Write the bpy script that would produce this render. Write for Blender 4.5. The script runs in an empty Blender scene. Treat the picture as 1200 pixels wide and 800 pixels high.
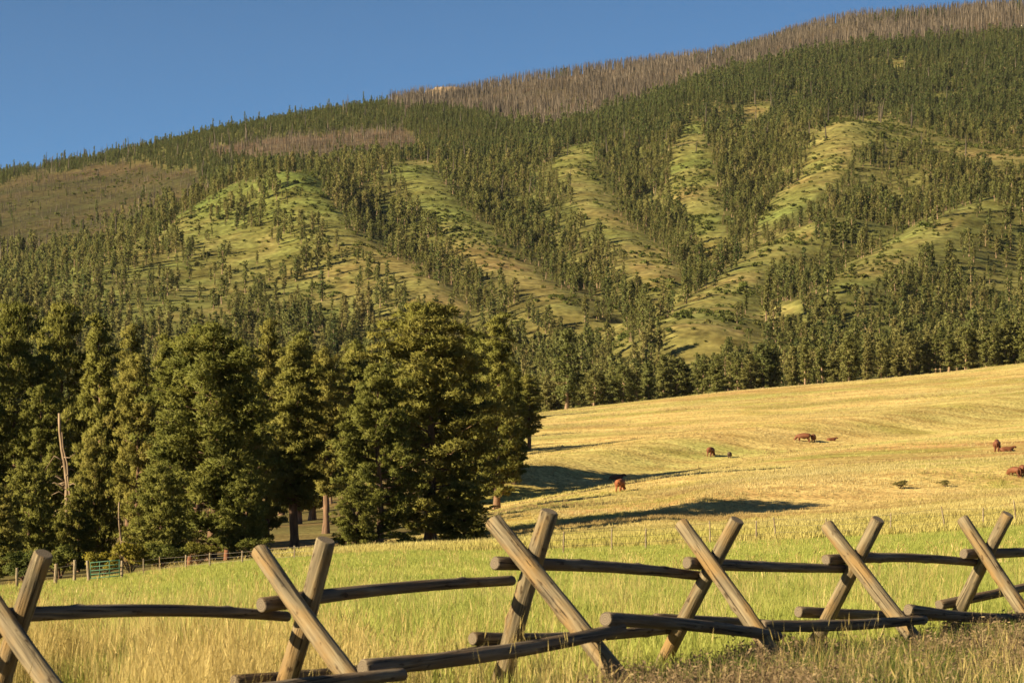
import bpy, bmesh, math
import numpy as np
from mathutils import Vector, Matrix

# ------------------------------------------------------------------ camera, sky, sun, exposure
scene = bpy.context.scene
F, CX, HY, CZ = 2500.0, 600.0, 525.0, 1.85        # focal length / principal column / eye level of the 1200 px photo, eye height
cam_d = bpy.data.cameras.new('camera')
cam_d.lens = 75.0; cam_d.sensor_width = 36.0
cam_d.shift_y = (HY - 400.0) / 1200.0
cam_d.clip_start = 0.1; cam_d.clip_end = 20000.0
cam_d.dof.use_dof = True; cam_d.dof.focus_distance = 90.0; cam_d.dof.aperture_fstop = 8.0
cam = bpy.data.objects.new('camera', cam_d); scene.collection.objects.link(cam)
cam.location = (0, 0, CZ); cam.rotation_euler = (math.pi / 2, 0, 0)
scene.camera = cam

SUN_EL, SUN_BEHIND = math.radians(24.5), math.radians(26.0)   # low sun on the left, a little behind the camera
S = Vector((-math.cos(SUN_BEHIND) * math.cos(SUN_EL), -math.sin(SUN_BEHIND) * math.cos(SUN_EL), math.sin(SUN_EL)))
world = bpy.data.worlds.new('World'); scene.world = world; world.use_nodes = True
wn = world.node_tree.nodes; wl = world.node_tree.links
bg = wn['Background']; bg.inputs['Strength'].default_value = 0.05
sky = wn.new('ShaderNodeTexSky'); sky.sky_type = 'NISHITA'; sky.sun_disc = False
sky.sun_elevation = SUN_EL; sky.sun_rotation = math.atan2(S.x, S.y)
sky.altitude = 1300; sky.air_density = 0.5; sky.dust_density = 0.1; sky.ozone_density = 6.0
tint = wn.new('ShaderNodeMix'); tint.data_type = 'RGBA'; tint.blend_type = 'MULTIPLY'; tint.inputs[0].default_value = 1.0
tint.inputs[7].default_value = (0.93, 1.04, 0.88, 1)
wl.new(sky.outputs['Color'], tint.inputs[6]); wl.new(tint.outputs[2], bg.inputs['Color'])
sun_d = bpy.data.lights.new('sun', 'SUN'); sun_d.energy = 5.0; sun_d.angle = math.radians(0.5)
sun_d.color = (1.0, 0.83, 0.52)
sun = bpy.data.objects.new('sun', sun_d); scene.collection.objects.link(sun)
sun.rotation_euler = S.to_track_quat('Z', 'Y').to_euler()
scene.view_settings.view_transform = 'Standard'; scene.view_settings.look = 'None'
scene.view_settings.gamma = 1.0; scene.view_settings.use_curve_mapping = False
scene.view_settings.exposure = 1.5
scene.cycles.use_denoising = True
scene.cycles.max_bounces = 6; scene.cycles.diffuse_bounces = 3; scene.cycles.glossy_bounces = 2
scene.cycles.transmission_bounces = 3; scene.cycles.transparent_max_bounces = 4

# ------------------------------------------------------------------ helpers
rng = np.random.default_rng(11)
COL = scene.collection

def link(o, parent=None):
    COL.objects.link(o)
    if parent is not None:
        o.parent = parent
    return o

def tag(o, label=None, cat=None, group=None, kind=None):
    if label: o['label'] = label
    if cat: o['category'] = cat
    if group: o['group'] = group
    if kind: o['kind'] = kind
    return o

def empty(name, loc, label=None, cat=None, group=None, parent=None):
    o = bpy.data.objects.new(name, None); o.empty_display_size = 0.3
    o.location = loc
    link(o, parent)
    return tag(o, label, cat, group)

def mesh_arrays(name, V, faces, mats=(), smooth=False, mat_idx=None, normals=None):
    """faces: list of int arrays (n,3) / (n,4)"""
    me = bpy.data.meshes.new(name)
    V = np.asarray(V, dtype=np.float32)
    me.vertices.add(len(V)); me.vertices.foreach_set('co', V.ravel())
    faces = [np.asarray(f, dtype=np.int32) for f in faces if len(f)]
    tot = np.concatenate([np.full(len(f), f.shape[1], dtype=np.int32) for f in faces])
    idx = np.concatenate([f.ravel() for f in faces])
    st = np.concatenate([[0], np.cumsum(tot)[:-1]]).astype(np.int32)
    me.loops.add(len(idx)); me.loops.foreach_set('vertex_index', idx)
    me.polygons.add(len(tot)); me.polygons.foreach_set('loop_start', st)
    me.polygons.foreach_set('use_smooth', np.full(len(tot), smooth, dtype=bool))
    for m in mats: me.materials.append(m)
    if mat_idx is not None:
        me.polygons.foreach_set('material_index', np.asarray(mat_idx, dtype=np.int32))
    me.update(calc_edges=True)
    if normals is not None:
        me.normals_split_custom_set_from_vertices([tuple(n) for n in normals])
    return me

class MB:
    """collects triangles / quads of ONE mesh"""
    def __init__(s): s.V = []; s.T = []; s.Q = []; s.n = 0; s.tm = []; s.qm = []
    def add(s, V, T=None, Q=None, m=0):
        V = np.asarray(V, dtype=float)
        if T is not None and len(T): s.T.append(np.asarray(T) + s.n); s.tm.append(np.full(len(T), m))
        if Q is not None and len(Q): s.Q.append(np.asarray(Q) + s.n); s.qm.append(np.full(len(Q), m))
        s.V.append(V); s.n += len(V)
    def mesh(s, name, mats, smooth=True):
        f = []; mi = []
        if s.T: f.append(np.concatenate(s.T)); mi.append(np.concatenate(s.tm))
        if s.Q: f.append(np.concatenate(s.Q)); mi.append(np.concatenate(s.qm))
        return mesh_arrays(name, np.concatenate(s.V), f, mats, smooth, np.concatenate(mi))

def tube(P, R, n=8, cap=True, jit=0.0, rg=rng):
    """tapered tube through points P with radii R -> V, T, Q"""
    P = np.asarray(P, float); R = np.asarray(R, float); m = len(P)
    d = np.gradient(P, axis=0); d /= np.linalg.norm(d, axis=1)[:, None] + 1e-9
    ref = np.array([0, 0, 1.0]) if abs(d[:, 2]).mean() < 0.8 else np.array([1.0, 0, 0])
    a = np.cross(d, ref); a /= np.linalg.norm(a, axis=1)[:, None] + 1e-9
    b = np.cross(d, a)
    t = np.arange(n) / n * 2 * np.pi
    rr = R[:, None] * (1 + jit * rg.standard_normal((m, n)))
    V = P[:, None, :] + rr[..., None] * (np.cos(t)[None, :, None] * a[:, None, :] + np.sin(t)[None, :, None] * b[:, None, :])
    V = V.reshape(-1, 3)
    i = np.arange(m - 1)[:, None] * n; j = np.arange(n)[None, :]; k = (np.arange(n) + 1)[None, :] % n
    Q = np.stack([(i + j), (i + n + j), (i + n + k), (i + k)], -1).reshape(-1, 4)
    T = []
    if cap:
        V = np.vstack([V, P[0], P[-1]]); c0 = m * n; c1 = c0 + 1
        for q in range(n):
            T.append((c0, q, (q + 1) % n)); T.append((c1, (m - 1) * n + (q + 1) % n, (m - 1) * n + q))
    return V, np.array(T, dtype=int).reshape(-1, 3), Q

def hash2(ix, iy, seed):
    h = (ix.astype(np.int64) * 374761393 + iy.astype(np.int64) * 668265263 + seed * 974711) & 0x7fffffff
    h = ((h ^ (h >> 13)) * 1274126177) & 0x7fffffff
    return ((h ^ (h >> 16)) & 0xffff) / 65535.0

def vnoise(x, y, seed=0):
    x = np.asarray(x, float); y = np.asarray(y, float)
    ix = np.floor(x); iy = np.floor(y); fx = x - ix; fy = y - iy
    fx = fx * fx * (3 - 2 * fx); fy = fy * fy * (3 - 2 * fy)
    a = hash2(ix, iy, seed); b = hash2(ix + 1, iy, seed); c = hash2(ix, iy + 1, seed); d = hash2(ix + 1, iy + 1, seed)
    return (a * (1 - fx) + b * fx) * (1 - fy) + (c * (1 - fx) + d * fx) * fy

def fbm(x, y, seed=0, o=4):
    v = 0; a = 0.5; t = 0
    for k in range(o):
        v = v + a * vnoise(x * 2 ** k, y * 2 ** k, seed + 17 * k); t += a; a *= 0.5
    return v / t

def sstep(a, b, x):
    t = np.clip((x - a) / (b - a), 0, 1); return t * t * (3 - 2 * t)

def poly_sd(px, py, poly):
    """signed distance to a polygon, negative inside"""
    p = np.asarray(poly, float); q = np.roll(p, -1, 0)
    d = np.full(np.shape(px), 1e18); ins = np.zeros(np.shape(px), bool)
    for (x0, y0), (x1, y1) in zip(p, q):
        ex, ey = x1 - x0, y1 - y0
        t = np.clip(((px - x0) * ex + (py - y0) * ey) / (ex * ex + ey * ey + 1e-9), 0, 1)
        d = np.minimum(d, (px - x0 - t * ex) ** 2 + (py - y0 - t * ey) ** 2)
        if ey != 0:
            c = ((y0 > py) != (y1 > py)) & (px < ex * (py - y0) / ey + x0); ins ^= c
    d = np.sqrt(d)
    return np.where(ins, -d, d)

def pchip(x, y, xi):
    x = np.asarray(x, float); y = np.asarray(y, float)
    h = np.diff(x); dl = np.diff(y, axis=0) / h.reshape((-1,) + (1,) * (y.ndim - 1))
    m = np.zeros_like(y)
    a, b = dl[:-1], dl[1:]
    with np.errstate(divide='ignore', invalid='ignore'):
        hm = np.where(a * b > 0, 2 * a * b / (a + b), 0)
    m[1:-1] = hm; m[0] = dl[0]; m[-1] = dl[-1]
    i = np.clip(np.searchsorted(x, xi) - 1, 0, len(x) - 2)
    sh = (-1,) + (1,) * (y.ndim - 1)
    t = ((np.clip(xi, x[0], x[-1]) - x[i]) / h[i]).reshape(sh); hh = h[i].reshape(sh)
    return ((2 * t**3 - 3 * t**2 + 1) * y[i] + (t**3 - 2 * t**2 + t) * hh * m[i]
            + (-2 * t**3 + 3 * t**2) * y[i + 1] + (t**3 - t**2) * hh * m[i + 1])

# ------------------------------------------------------------------ materials
def mat(name):
    m = bpy.data.materials.new(name); m.use_nodes = True
    m.node_tree.nodes.clear()
    return m, m.node_tree.nodes, m.node_tree.links

def ramp(n, stops, interp='LINEAR'):
    r = n.new('ShaderNodeValToRGB'); r.color_ramp.interpolation = interp
    e = r.color_ramp.elements
    while len(e) > 1: e.remove(e[-1])
    e[0].position = stops[0][0]; e[0].color = (*stops[0][1], 1)
    for p, c in stops[1:]:
        k = e.new(p); k.color = (*c, 1)
    return r

def leaf_mat(name, c0, c1, c2, trans=0.35, noise_scale=0.6, rough=0.7):
    """foliage: per-instance tint, clump tint by noise, some light through the leaf"""
    m, n, l = mat(name)
    out = n.new('ShaderNodeOutputMaterial')
    oi = n.new('ShaderNodeObjectInfo'); geo = n.new('ShaderNodeNewGeometry')
    r = ramp(n, [(0.0, c0), (0.5, c1), (1.0, c2)])
    nz = n.new('ShaderNodeTexNoise'); nz.inputs['Scale'].default_value = noise_scale; nz.inputs['Detail'].default_value = 2
    l.new(geo.outputs['Position'], nz.inputs['Vector'])
    ad = n.new('ShaderNodeMath'); ad.operation = 'MULTIPLY_ADD'; ad.inputs[1].default_value = 0.55; 
    l.new(oi.outputs['Random'], ad.inputs[0])
    s2 = n.new('ShaderNodeMath'); s2.operation = 'MULTIPLY_ADD'; s2.inputs[1].default_value = 1.1; s2.inputs[2].default_value = -0.32
    l.new(nz.outputs['Fac'], s2.inputs[0]); l.new(s2.outputs[0], ad.inputs[2])
    l.new(ad.outputs[0], r.inputs['Fac'])
    pb = n.new('ShaderNodeBsdfPrincipled'); pb.inputs['Roughness'].default_value = rough
    pb.inputs['Specular IOR Level'].default_value = 0.25
    l.new(r.outputs['Color'], pb.inputs['Base Color'])
    tr = n.new('ShaderNodeBsdfTranslucent'); l.new(r.outputs['Color'], tr.inputs['Color'])
    mx = n.new('ShaderNodeMixShader'); mx.inputs['Fac'].default_value = trans
    l.new(pb.outputs[0], mx.inputs[1]); l.new(tr.outputs[0], mx.inputs[2]); l.new(mx.outputs[0], out.inputs['Surface'])
    return m

def bark_mat(name, c0, c1, scale=3.0, bump=0.4):
    m, n, l = mat(name)
    out = n.new('ShaderNodeOutputMaterial'); pb = n.new('ShaderNodeBsdfPrincipled'); pb.inputs['Roughness'].default_value = 0.9
    tc = n.new('ShaderNodeTexCoord'); mp = n.new('ShaderNodeMapping'); mp.inputs['Scale'].default_value = (scale * 3, scale * 3, scale * 0.5)
    nz = n.new('ShaderNodeTexNoise'); nz.inputs['Scale'].default_value = 1.0; nz.inputs['Detail'].default_value = 5
    l.new(tc.outputs['Object'], mp.inputs['Vector']); l.new(mp.outputs[0], nz.inputs['Vector'])
    r = ramp(n, [(0.35, c0), (0.65, c1)]); l.new(nz.outputs['Fac'], r.inputs['Fac']); l.new(r.outputs['Color'], pb.inputs['Base Color'])
    bp = n.new('ShaderNodeBump'); bp.inputs['Strength'].default_value = bump; bp.inputs['Distance'].default_value = 0.03
    l.new(nz.outputs['Fac'], bp.inputs['Height']); l.new(bp.outputs[0], pb.inputs['Normal'])
    l.new(pb.outputs[0], out.inputs['Surface'])
    return m

M_needle = leaf_mat('pine_needles', (0.135, 0.148, 0.032), (0.210, 0.204, 0.044), (0.290, 0.252, 0.064), 0.48, 0.45)
M_needle_far = leaf_mat('far_conifer_needles', (0.108, 0.128, 0.038), (0.172, 0.174, 0.050), (0.240, 0.204, 0.074), 0.46, 0.02)
M_needle_dark = leaf_mat('dark_forest_needles', (0.066, 0.088, 0.028), (0.098, 0.118, 0.032), (0.135, 0.138, 0.040), 0.42, 0.012)
M_shrub = leaf_mat('shrub_leaves', (0.07, 0.09, 0.02), (0.12, 0.13, 0.025), (0.20, 0.18, 0.03), 0.4, 0.5)
M_hillshrub = leaf_mat('hill_shrub_leaves', (0.09, 0.115, 0.026), (0.13, 0.150, 0.032), (0.20, 0.175, 0.055), 0.40, 0.05)
M_bark = bark_mat('pine_bark', (0.065, 0.038, 0.024), (0.20, 0.112, 0.062), 1.5)
M_bark_far = bark_mat('far_bark', (0.16, 0.10, 0.06), (0.30, 0.20, 0.12), 0.6)
M_snag = leaf_mat('burnt_snag_wood', (0.024, 0.020, 0.017), (0.085, 0.066, 0.050), (0.20, 0.157, 0.118), 0.0, 0.01, 0.9)
M_dead = bark_mat('dead_wood', (0.13, 0.085, 0.05), (0.27, 0.19, 0.12), 1.2)
M_grass_green = leaf_mat('meadow_grass', (0.265, 0.310, 0.066), (0.35, 0.375, 0.088), (0.44, 0.42, 0.125), 0.45, 0.10)
M_grass_gold = leaf_mat('dry_grass', (0.36, 0.27, 0.085), (0.52, 0.41, 0.155), (0.68, 0.56, 0.27), 0.42, 0.25)
def field_mat(name):
    """golden grass whose ripeness varies in long drifts over the field"""
    m, n, l = mat(name)
    out = n.new('ShaderNodeOutputMaterial'); geo = n.new('ShaderNodeNewGeometry'); oi = n.new('ShaderNodeObjectInfo')
    def nz(sv, det):
        mp = n.new('ShaderNodeMapping'); mp.inputs['Scale'].default_value = sv
        z = n.new('ShaderNodeTexNoise'); z.inputs['Scale'].default_value = 1; z.inputs['Detail'].default_value = det
        l.new(geo.outputs['Position'], mp.inputs['Vector']); l.new(mp.outputs[0], z.inputs['Vector']); return z.outputs['Fac']
    a = nz((0.02, 0.10, 0), 4); b = nz((0.018, 0.045, 0.0), 3); c = nz((0.05, 0.07, 0), 3)
    ad = n.new('ShaderNodeMath'); ad.operation = 'MULTIPLY_ADD'; ad.inputs[1].default_value = 0.30; l.new(oi.outputs['Random'], ad.inputs[0])
    sb = n.new('ShaderNodeMath'); sb.operation = 'MULTIPLY_ADD'; sb.inputs[1].default_value = 1.5; sb.inputs[2].default_value = -0.40; l.new(a, sb.inputs[0]); l.new(sb.outputs[0], ad.inputs[2])
    r = ramp(n, [(0.1, (0.34, 0.265, 0.120)), (0.5, (0.49, 0.405, 0.180)), (0.9, (0.64, 0.55, 0.29))]); l.new(ad.outputs[0], r.inputs['Fac'])
    cur = r.outputs['Color']
    def mixin(f, stops, col):
        nonlocal cur
        rr = ramp(n, stops); l.new(f, rr.inputs['Fac'])
        mx = n.new('ShaderNodeMix'); mx.data_type = 'RGBA'; l.new(rr.outputs['Color'], mx.inputs[0]); l.new(cur, mx.inputs[6]); mx.inputs[7].default_value = (*col, 1); cur = mx.outputs[2]
    mixin(b, [(0.50, (0, 0, 0)), (0.64, (0.8, 0.8, 0.8))], (0.30, 0.195, 0.095))
    mixin(c, [(0.52, (0, 0, 0)), (0.68, (0.8, 0.8, 0.8))], (0.34, 0.33, 0.085))
    sx = n.new('ShaderNodeSeparateXYZ'); l.new(geo.outputs['Position'], sx.inputs[0])
    mr = n.new('ShaderNodeMapRange'); mr.inputs['From Min'].default_value = 190; mr.inputs['From Max'].default_value = 110; mr.inputs['To Max'].default_value = 0.55; l.new(sx.outputs['Y'], mr.inputs['Value'])
    mixin(mr.outputs[0], [(0, (0, 0, 0)), (1, (1, 1, 1))], (0.44, 0.405, 0.105))
    pb = n.new('ShaderNodeBsdfPrincipled'); pb.inputs['Roughness'].default_value = 0.8; pb.inputs['Specular IOR Level'].default_value = 0.15; l.new(cur, pb.inputs['Base Color'])
    tr = n.new('ShaderNodeBsdfTranslucent'); l.new(cur, tr.inputs['Color']); mx = n.new('ShaderNodeMixShader'); mx.inputs['Fac'].default_value = 0.4
    l.new(pb.outputs[0], mx.inputs[1]); l.new(tr.outputs[0], mx.inputs[2]); l.new(mx.outputs[0], out.inputs['Surface'])
    return m
M_grass_field = field_mat('field_grass')
M_weed = leaf_mat('brown_weeds', (0.11, 0.074, 0.042), (0.21, 0.145, 0.082), (0.36, 0.27, 0.14), 0.30, 1.3)
M_weed_green = leaf_mat('green_weeds', (0.07, 0.10, 0.02), (0.12, 0.15, 0.03), (0.18, 0.20, 0.04), 0.40, 1.3)

def ground_mat(name, s_fine, s_mid, s_big):
    m, n, l = mat(name)
    out = n.new('ShaderNodeOutputMaterial'); pb = n.new('ShaderNodeBsdfPrincipled'); pb.inputs['Roughness'].default_value = 0.95
    pb.inputs['Specular IOR Level'].default_value = 0.1
    at = n.new('ShaderNodeAttribute'); at.attribute_name = 'soil'
    geo = n.new('ShaderNodeNewGeometry')
    def noise(sc, det, stretch=(1, 1, 1)):
        mp = n.new('ShaderNodeMapping'); mp.inputs['Scale'].default_value = stretch
        z = n.new('ShaderNodeTexNoise'); z.inputs['Scale'].default_value = sc; z.inputs['Detail'].default_value = det
        l.new(geo.outputs['Position'], mp.inputs['Vector']); l.new(mp.outputs[0], z.inputs['Vector']); return z
    a = noise(s_fine, 3); b = noise(s_mid, 3, (1, 2.2, 1)); c = noise(s_big, 3, (0.6, 1.6, 1))
    ra = ramp(n, [(0.3, (0.50, 0.49, 0.45)), (0.7, (1.5, 1.48, 1.4))])
    rb = ramp(n, [(0.32, (0.74, 0.66, 0.56)), (0.68, (1.22, 1.24, 1.18))])
    rc = ramp(n, [(0.35, (0.80, 0.92, 0.78)), (0.65, (1.16, 1.05, 1.08))])
    l.new(a.outputs['Fac'], ra.inputs['Fac']); l.new(b.outputs['Fac'], rb.inputs['Fac']); l.new(c.outputs['Fac'], rc.inputs['Fac'])
    cur = at.outputs['Color']
    for r in (ra, rb, rc):
        mx = n.new('ShaderNodeMix'); mx.data_type = 'RGBA'; mx.blend_type = 'MULTIPLY'; mx.inputs[0].default_value = 1.0
        mx.clamp_result = False
        l.new(cur, mx.inputs[6]); l.new(r.outputs['Color'], mx.inputs[7]); cur = mx.outputs[2]
    l.new(cur, pb.inputs['Base Color'])
    bp = n.new('ShaderNodeBump'); bp.inputs['Strength'].default_value = 0.6; bp.inputs['Distance'].default_value = 0.5 / s_fine * 0.25
    l.new(a.outputs['Fac'], bp.inputs['Height']); l.new(bp.outputs[0], pb.inputs['Normal'])
    l.new(pb.outputs[0], out.inputs['Surface'])
    return m
M_ground = ground_mat('meadow_soil', 2.2, 0.14, 0.025)
M_hill = ground_mat('hill_soil', 0.22, 0.03, 0.006)

# ------------------------------------------------------------------ terrain: one height field, eye-level angle against distance
ROWS = [105, 150, 200, 250, 300, 360, 430, 500, 550, 600, 650, 750, 950, 1150, 1300, 1500, 1700, 1900, 2100, 2400, 2700, 3100, 3600]
COLS = {
 0:    [690, 672, 650, 632, 615, 602, 590, 580, 572, 565, 550, 512, 398, 350, 348, 332, 290, 255, 228, 206, 210, 225, 240],
 120:  [679, 662, 645, 628, 613, 600, 588, 578, 572, 565, 550, 512, 402, 334, 294, 292, 262, 232, 206, 186, 190, 205, 220],
 330:  [656, 647, 630, 614, 600, 590, 578, 568, 562, 555, 543, 508, 412, 334, 272, 202, 202, 182, 163, 143, 150, 165, 180],
 470:  [648, 640, 622, 602, 584, 566, 552, 542, 536, 530, 520, 493, 418, 346, 290, 228, 188, 171, 152, 127, 122, 116, 130],
 540:  [647, 636, 614, 590, 567, 545, 528, 518, 514, 514, 509, 486, 419, 350, 296, 232, 192, 168, 150, 134, 130, 112, 122],
 600:  [646, 630, 602, 572, 545, 518, 498, 488, 490, 498, 499, 480, 419, 354, 300, 238, 194, 166, 152, 149, 130, 100, 112],
 700:  [643, 621, 593, 563, 536, 512, 492, 478, 476, 483, 487, 470, 414, 350, 298, 238, 186, 152, 145, 134, 112, 85, 98],
 850:  [637, 609, 581, 552, 526, 504, 483, 467, 460, 465, 469, 454, 404, 340, 290, 226, 167, 131, 107, 91, 78, 64, 78],
 1000: [629, 601, 572, 544, 519, 496, 474, 455, 446, 450, 454, 436, 390, 320, 266, 200, 142, 132, 104, 66, 46, 26, 40],
 1200: [618, 588, 561, 535, 511, 486, 460, 438, 425, 430, 434, 416, 370, 296, 242, 184, 166, 122, 86, 54, 32, 8, 22],
 1400: [606, 576, 550, 525, 502, 476, 448, 424, 410, 414, 418, 402, 352, 280, 232, 182, 160, 118, 80, 46, 22, -2, 12],
}
NEAR = [2, 3, 5, 8, 14, 20, 30, 45, 65]
NZ = [0, 0, 0, 0, 0, -0.02, -0.42, -1.15, -2.05]
cpx = sorted(COLS); tab = []
for c in cpx:
    k = (CZ - (COLS[c][0] - HY) / F * 105) / -3.3
    near = [HY + (CZ - z * k) / d * F for z, d in zip(NZ, NEAR)]
    tab.append(near + COLS[c])
tab = np.array(tab).T                                   # rows: distance, cols: px
allD = np.array(NEAR + ROWS, float)
ND = 900
LD = np.linspace(math.log(2.0), math.log(3600.0), ND)
PXG = np.arange(-400, 1601, 4.0)
t1 = pchip(np.log(allD), tab, LD)                        # ND x ncol
PYG = pchip(np.array(cpx, float), t1.T, np.clip(PXG, cpx[0], cpx[-1])).T     # ND x npx
DG = np.exp(LD)[:, None] * np.ones((1, len(PXG)))
ZG = CZ + (HY - PYG) / F * DG
XG = (PXG[None, :] - CX) / F * DG

def gz_base(px, D, G):
    u = np.clip((np.asarray(px, float) - PXG[0]) / 4.0, 0, len(PXG) - 1.001)
    v = np.clip((np.log(np.asarray(D, float)) - LD[0]) / (LD[1] - LD[0]), 0, ND - 1.001)
    i = u.astype(int); j = v.astype(int); fu = u - i; fv = v - j
    return (G[j, i] * (1 - fu) + G[j, i + 1] * fu) * (1 - fv) + (G[j + 1, i] * (1 - fu) + G[j + 1, i + 1] * fu) * fv

def find_D(px, py, lo, hi, G):
    d = np.exp(np.linspace(math.log(lo), math.log(hi), 500))
    p = HY - (gz_base(np.full(500, px), d, G) - CZ) / d * F
    k = np.where(p <= py)[0]
    return float(d[k[0]]) if len(k) else hi

# spurs and gullies of the hillside
SPURS = [
 ([(970, 252), (915, 280), (862, 313), (818, 345), (795, 375)], 21, 44),
 ([(1165, 226), (1112, 250), (1055, 278), (1002, 308), (958, 338)], 21, 44),
 ([(940, 354), (883, 368), (850, 388), (800, 412)], 9, 36),
 ([(352, 202), (402, 262), (462, 303), (508, 352)], 12, 36),
 ([(482, 190), (520, 240), (560, 285), (605, 325), (665, 358)], 14, 40),
 ([(678, 172), (686, 220), (715, 265), (762, 310), (785, 345)], 13, 38),
 ([(806, 146), (812, 190), (816, 230), (836, 282)], 12, 36),
 ([(985, 140), (975, 190), (930, 245), (885, 292)], 13, 36),
]
disp = np.zeros_like(ZG)
for pts, amp, w in SPURS:
    wp = []
    for a, b in zip(pts[:-1], pts[1:]):
        for t in np.linspace(0, 1, 6)[:-1]:
            x = a[0] + (b[0] - a[0]) * t; y = a[1] + (b[1] - a[1]) * t
            D = find_D(x, y, 700, 2300, ZG + amp); wp.append(((x - CX) / F * D, D))
    wp = np.array(wp)
    d2 = np.full(ZG.shape, 1e12)
    for x, y in wp:
        d2 = np.minimum(d2, (XG - x) ** 2 + (DG - y) ** 2)
    disp = np.maximum(disp, amp * np.exp(-d2 / (w * w)))
disp -= 4.0 * sstep(700, 900, DG) * sstep(2400, 2000, DG)
rough_h = (fbm(XG / 160, DG / 230, 3, 5) - 0.5) * 20 * sstep(720, 1000, DG) * (1 - 0.55 * sstep(1900, 2300, DG))
rough_f = (fbm(XG / 38, DG / 55, 5, 3) - 0.5) * 1.3 * sstep(110, 200, DG) * sstep(700, 520, DG)
rough_n = (fbm(XG / 5, DG / 6, 9, 3) - 0.5) * 0.18 * sstep(4, 12, DG) * sstep(160, 100, DG)
for d_a, d_k, d_w, d_h in ((168, 0.075, 7.0, 1.0), (262, 0.20, 10.0, 2.2)):   # two low banks crossing the field
    d_c = d_a + (PXG[None, :] - 600) * d_k
    t_ = (DG - d_c)
    bank = d_h * (np.tanh(t_ / d_w) - np.clip(t_ / 55, -1, 1)) * (sstep(760, 850, PXG) if d_a < 200 else sstep(520, 600, PXG))[None, :]
    rough_f = rough_f + bank * sstep(118, 145, DG)
ZG = ZG + disp + rough_h + rough_f + rough_n

def gz(px, D): return gz_base(px, D, ZG)
def gpt(px, D):
    return ((px - CX) / F * D, D, float(gz(np.array([px]), np.array([D]))[0]))
def ground_at(X, Y): return gz(CX + F * np.asarray(X) / np.asarray(Y), np.asarray(Y))
def proj_y(px, D): return HY - (gz(px, D) - CZ) / D * F

# ---- what grows where, as seen on the slopes
CLEAR = [  # grassy openings on the hillside: outline, how open
 ([(28,338),(75,318),(130,285),(200,247),(262,222),(335,200),(372,198),(385,235),(420,270),(462,303),(500,330),(535,372),(430,384),(330,372),(240,392),(120,402),(40,382)], 0.62),
 ([(333,203),(370,198),(387,240),(415,268),(461,300),(500,324),(545,352),(548,378),(508,362),(480,335),(440,305),(395,275),(360,240)], 0.93),
 ([(450,190),(506,187),(522,215),(538,240),(566,262),(590,282),(615,308),(650,340),(680,372),(700,400),(670,396),(640,362),(608,335),(562,318),(524,285),(500,250),(476,215)], 0.95),
 ([(660,174),(698,168),(700,200),(716,224),(732,256),(764,282),(794,312),(806,336),(780,346),(747,328),(722,290),(680,256),(672,226),(646,195)], 0.93),
 ([(796,146),(818,144),(834,180),(842,228),(847,256),(853,280),(838,303),(824,312),(815,282),(806,250),(784,226),(788,190)], 0.93),
 ([(880,114),(903,123),(896,137),(872,158),(864,150)], 0.9),
 ([(970,137),(1033,136),(1073,151),(1117,164),(1160,172),(1200,176),(1260,180),(1260,196),(1200,192),(1133,185),(1093,170),(1053,168),(1027,166),(999,174),(989,204),(969,217),(949,238),(900,264),(878,280),(902,238),(941,207),(955,168)], 0.96),
 ([(955,262),(910,281),(860,314),(820,342),(796,368),(776,398),(800,408),(850,384),(870,348),(900,315),(948,284)], 0.97),
 ([(1155,236),(1110,253),(1053,279),(1000,310),(955,340),(980,350),(1030,328),(1090,284),(1125,263)], 0.97),
 ([(935,355),(883,367),(850,387),(795,412),(780,430),(833,424),(858,398),(902,375),(938,367)], 0.96),
 ([(690,372),(735,380),(745,415),(720,425),(690,402)], 0.8),
 ([(758,330),(800,335),(800,372),(775,400),(755,380)], 0.75),
 ([(1033,68),(1068,74),(1066,82),(1030,80)], 0.7),
 ([(1088,110),(1125,112),(1124,122),(1088,120)], 0.7),
 ([(1120,370),(1180,360),(1200,372),(1150,392)], 0.5),
 ([(530,395),(600,400),(600,425),(540,420)], 0.4),
]
BROWN = [(-100,232),(0,214),(60,197),(150,190),(225,194),(250,212),(215,240),(130,276),(60,292),(-100,300)]
BURN_MID = [(245,170),(320,160),(400,156),(470,150),(492,165),(478,180),(400,187),(300,187),(245,182)]
BURN_TOP = [(455,126),(500,105),(560,95),(700,60),(850,40),(1000,0),(1300,-40),(1300,42),(1100,46),(1000,60),(905,70),(835,92),(760,116),(700,136),(640,154),(604,152),(560,136),(520,124)]

def regions(px, py):
    wob = (fbm(px / 22, py / 14, 31, 3) - 0.5) * 16
    cl = np.zeros(np.shape(px))
    for pl, k in CLEAR:
        d = poly_sd(px, py, pl)
        e = sstep(3, -2, d + wob * 0.2) if k >= 0.955 else sstep(4, -5, d + wob * 0.7)
        cl = np.maximum(cl, k * e)
    br = sstep(7, -8, poly_sd(px, py, BROWN) + wob * 2.0)
    bm_ = sstep(4, -4, poly_sd(px, py, BURN_MID) + wob * 0.6)
    bt = sstep(4, -4, poly_sd(px, py, BURN_TOP) + wob * 0.9)
    return cl, br, bm_, bt

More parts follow.
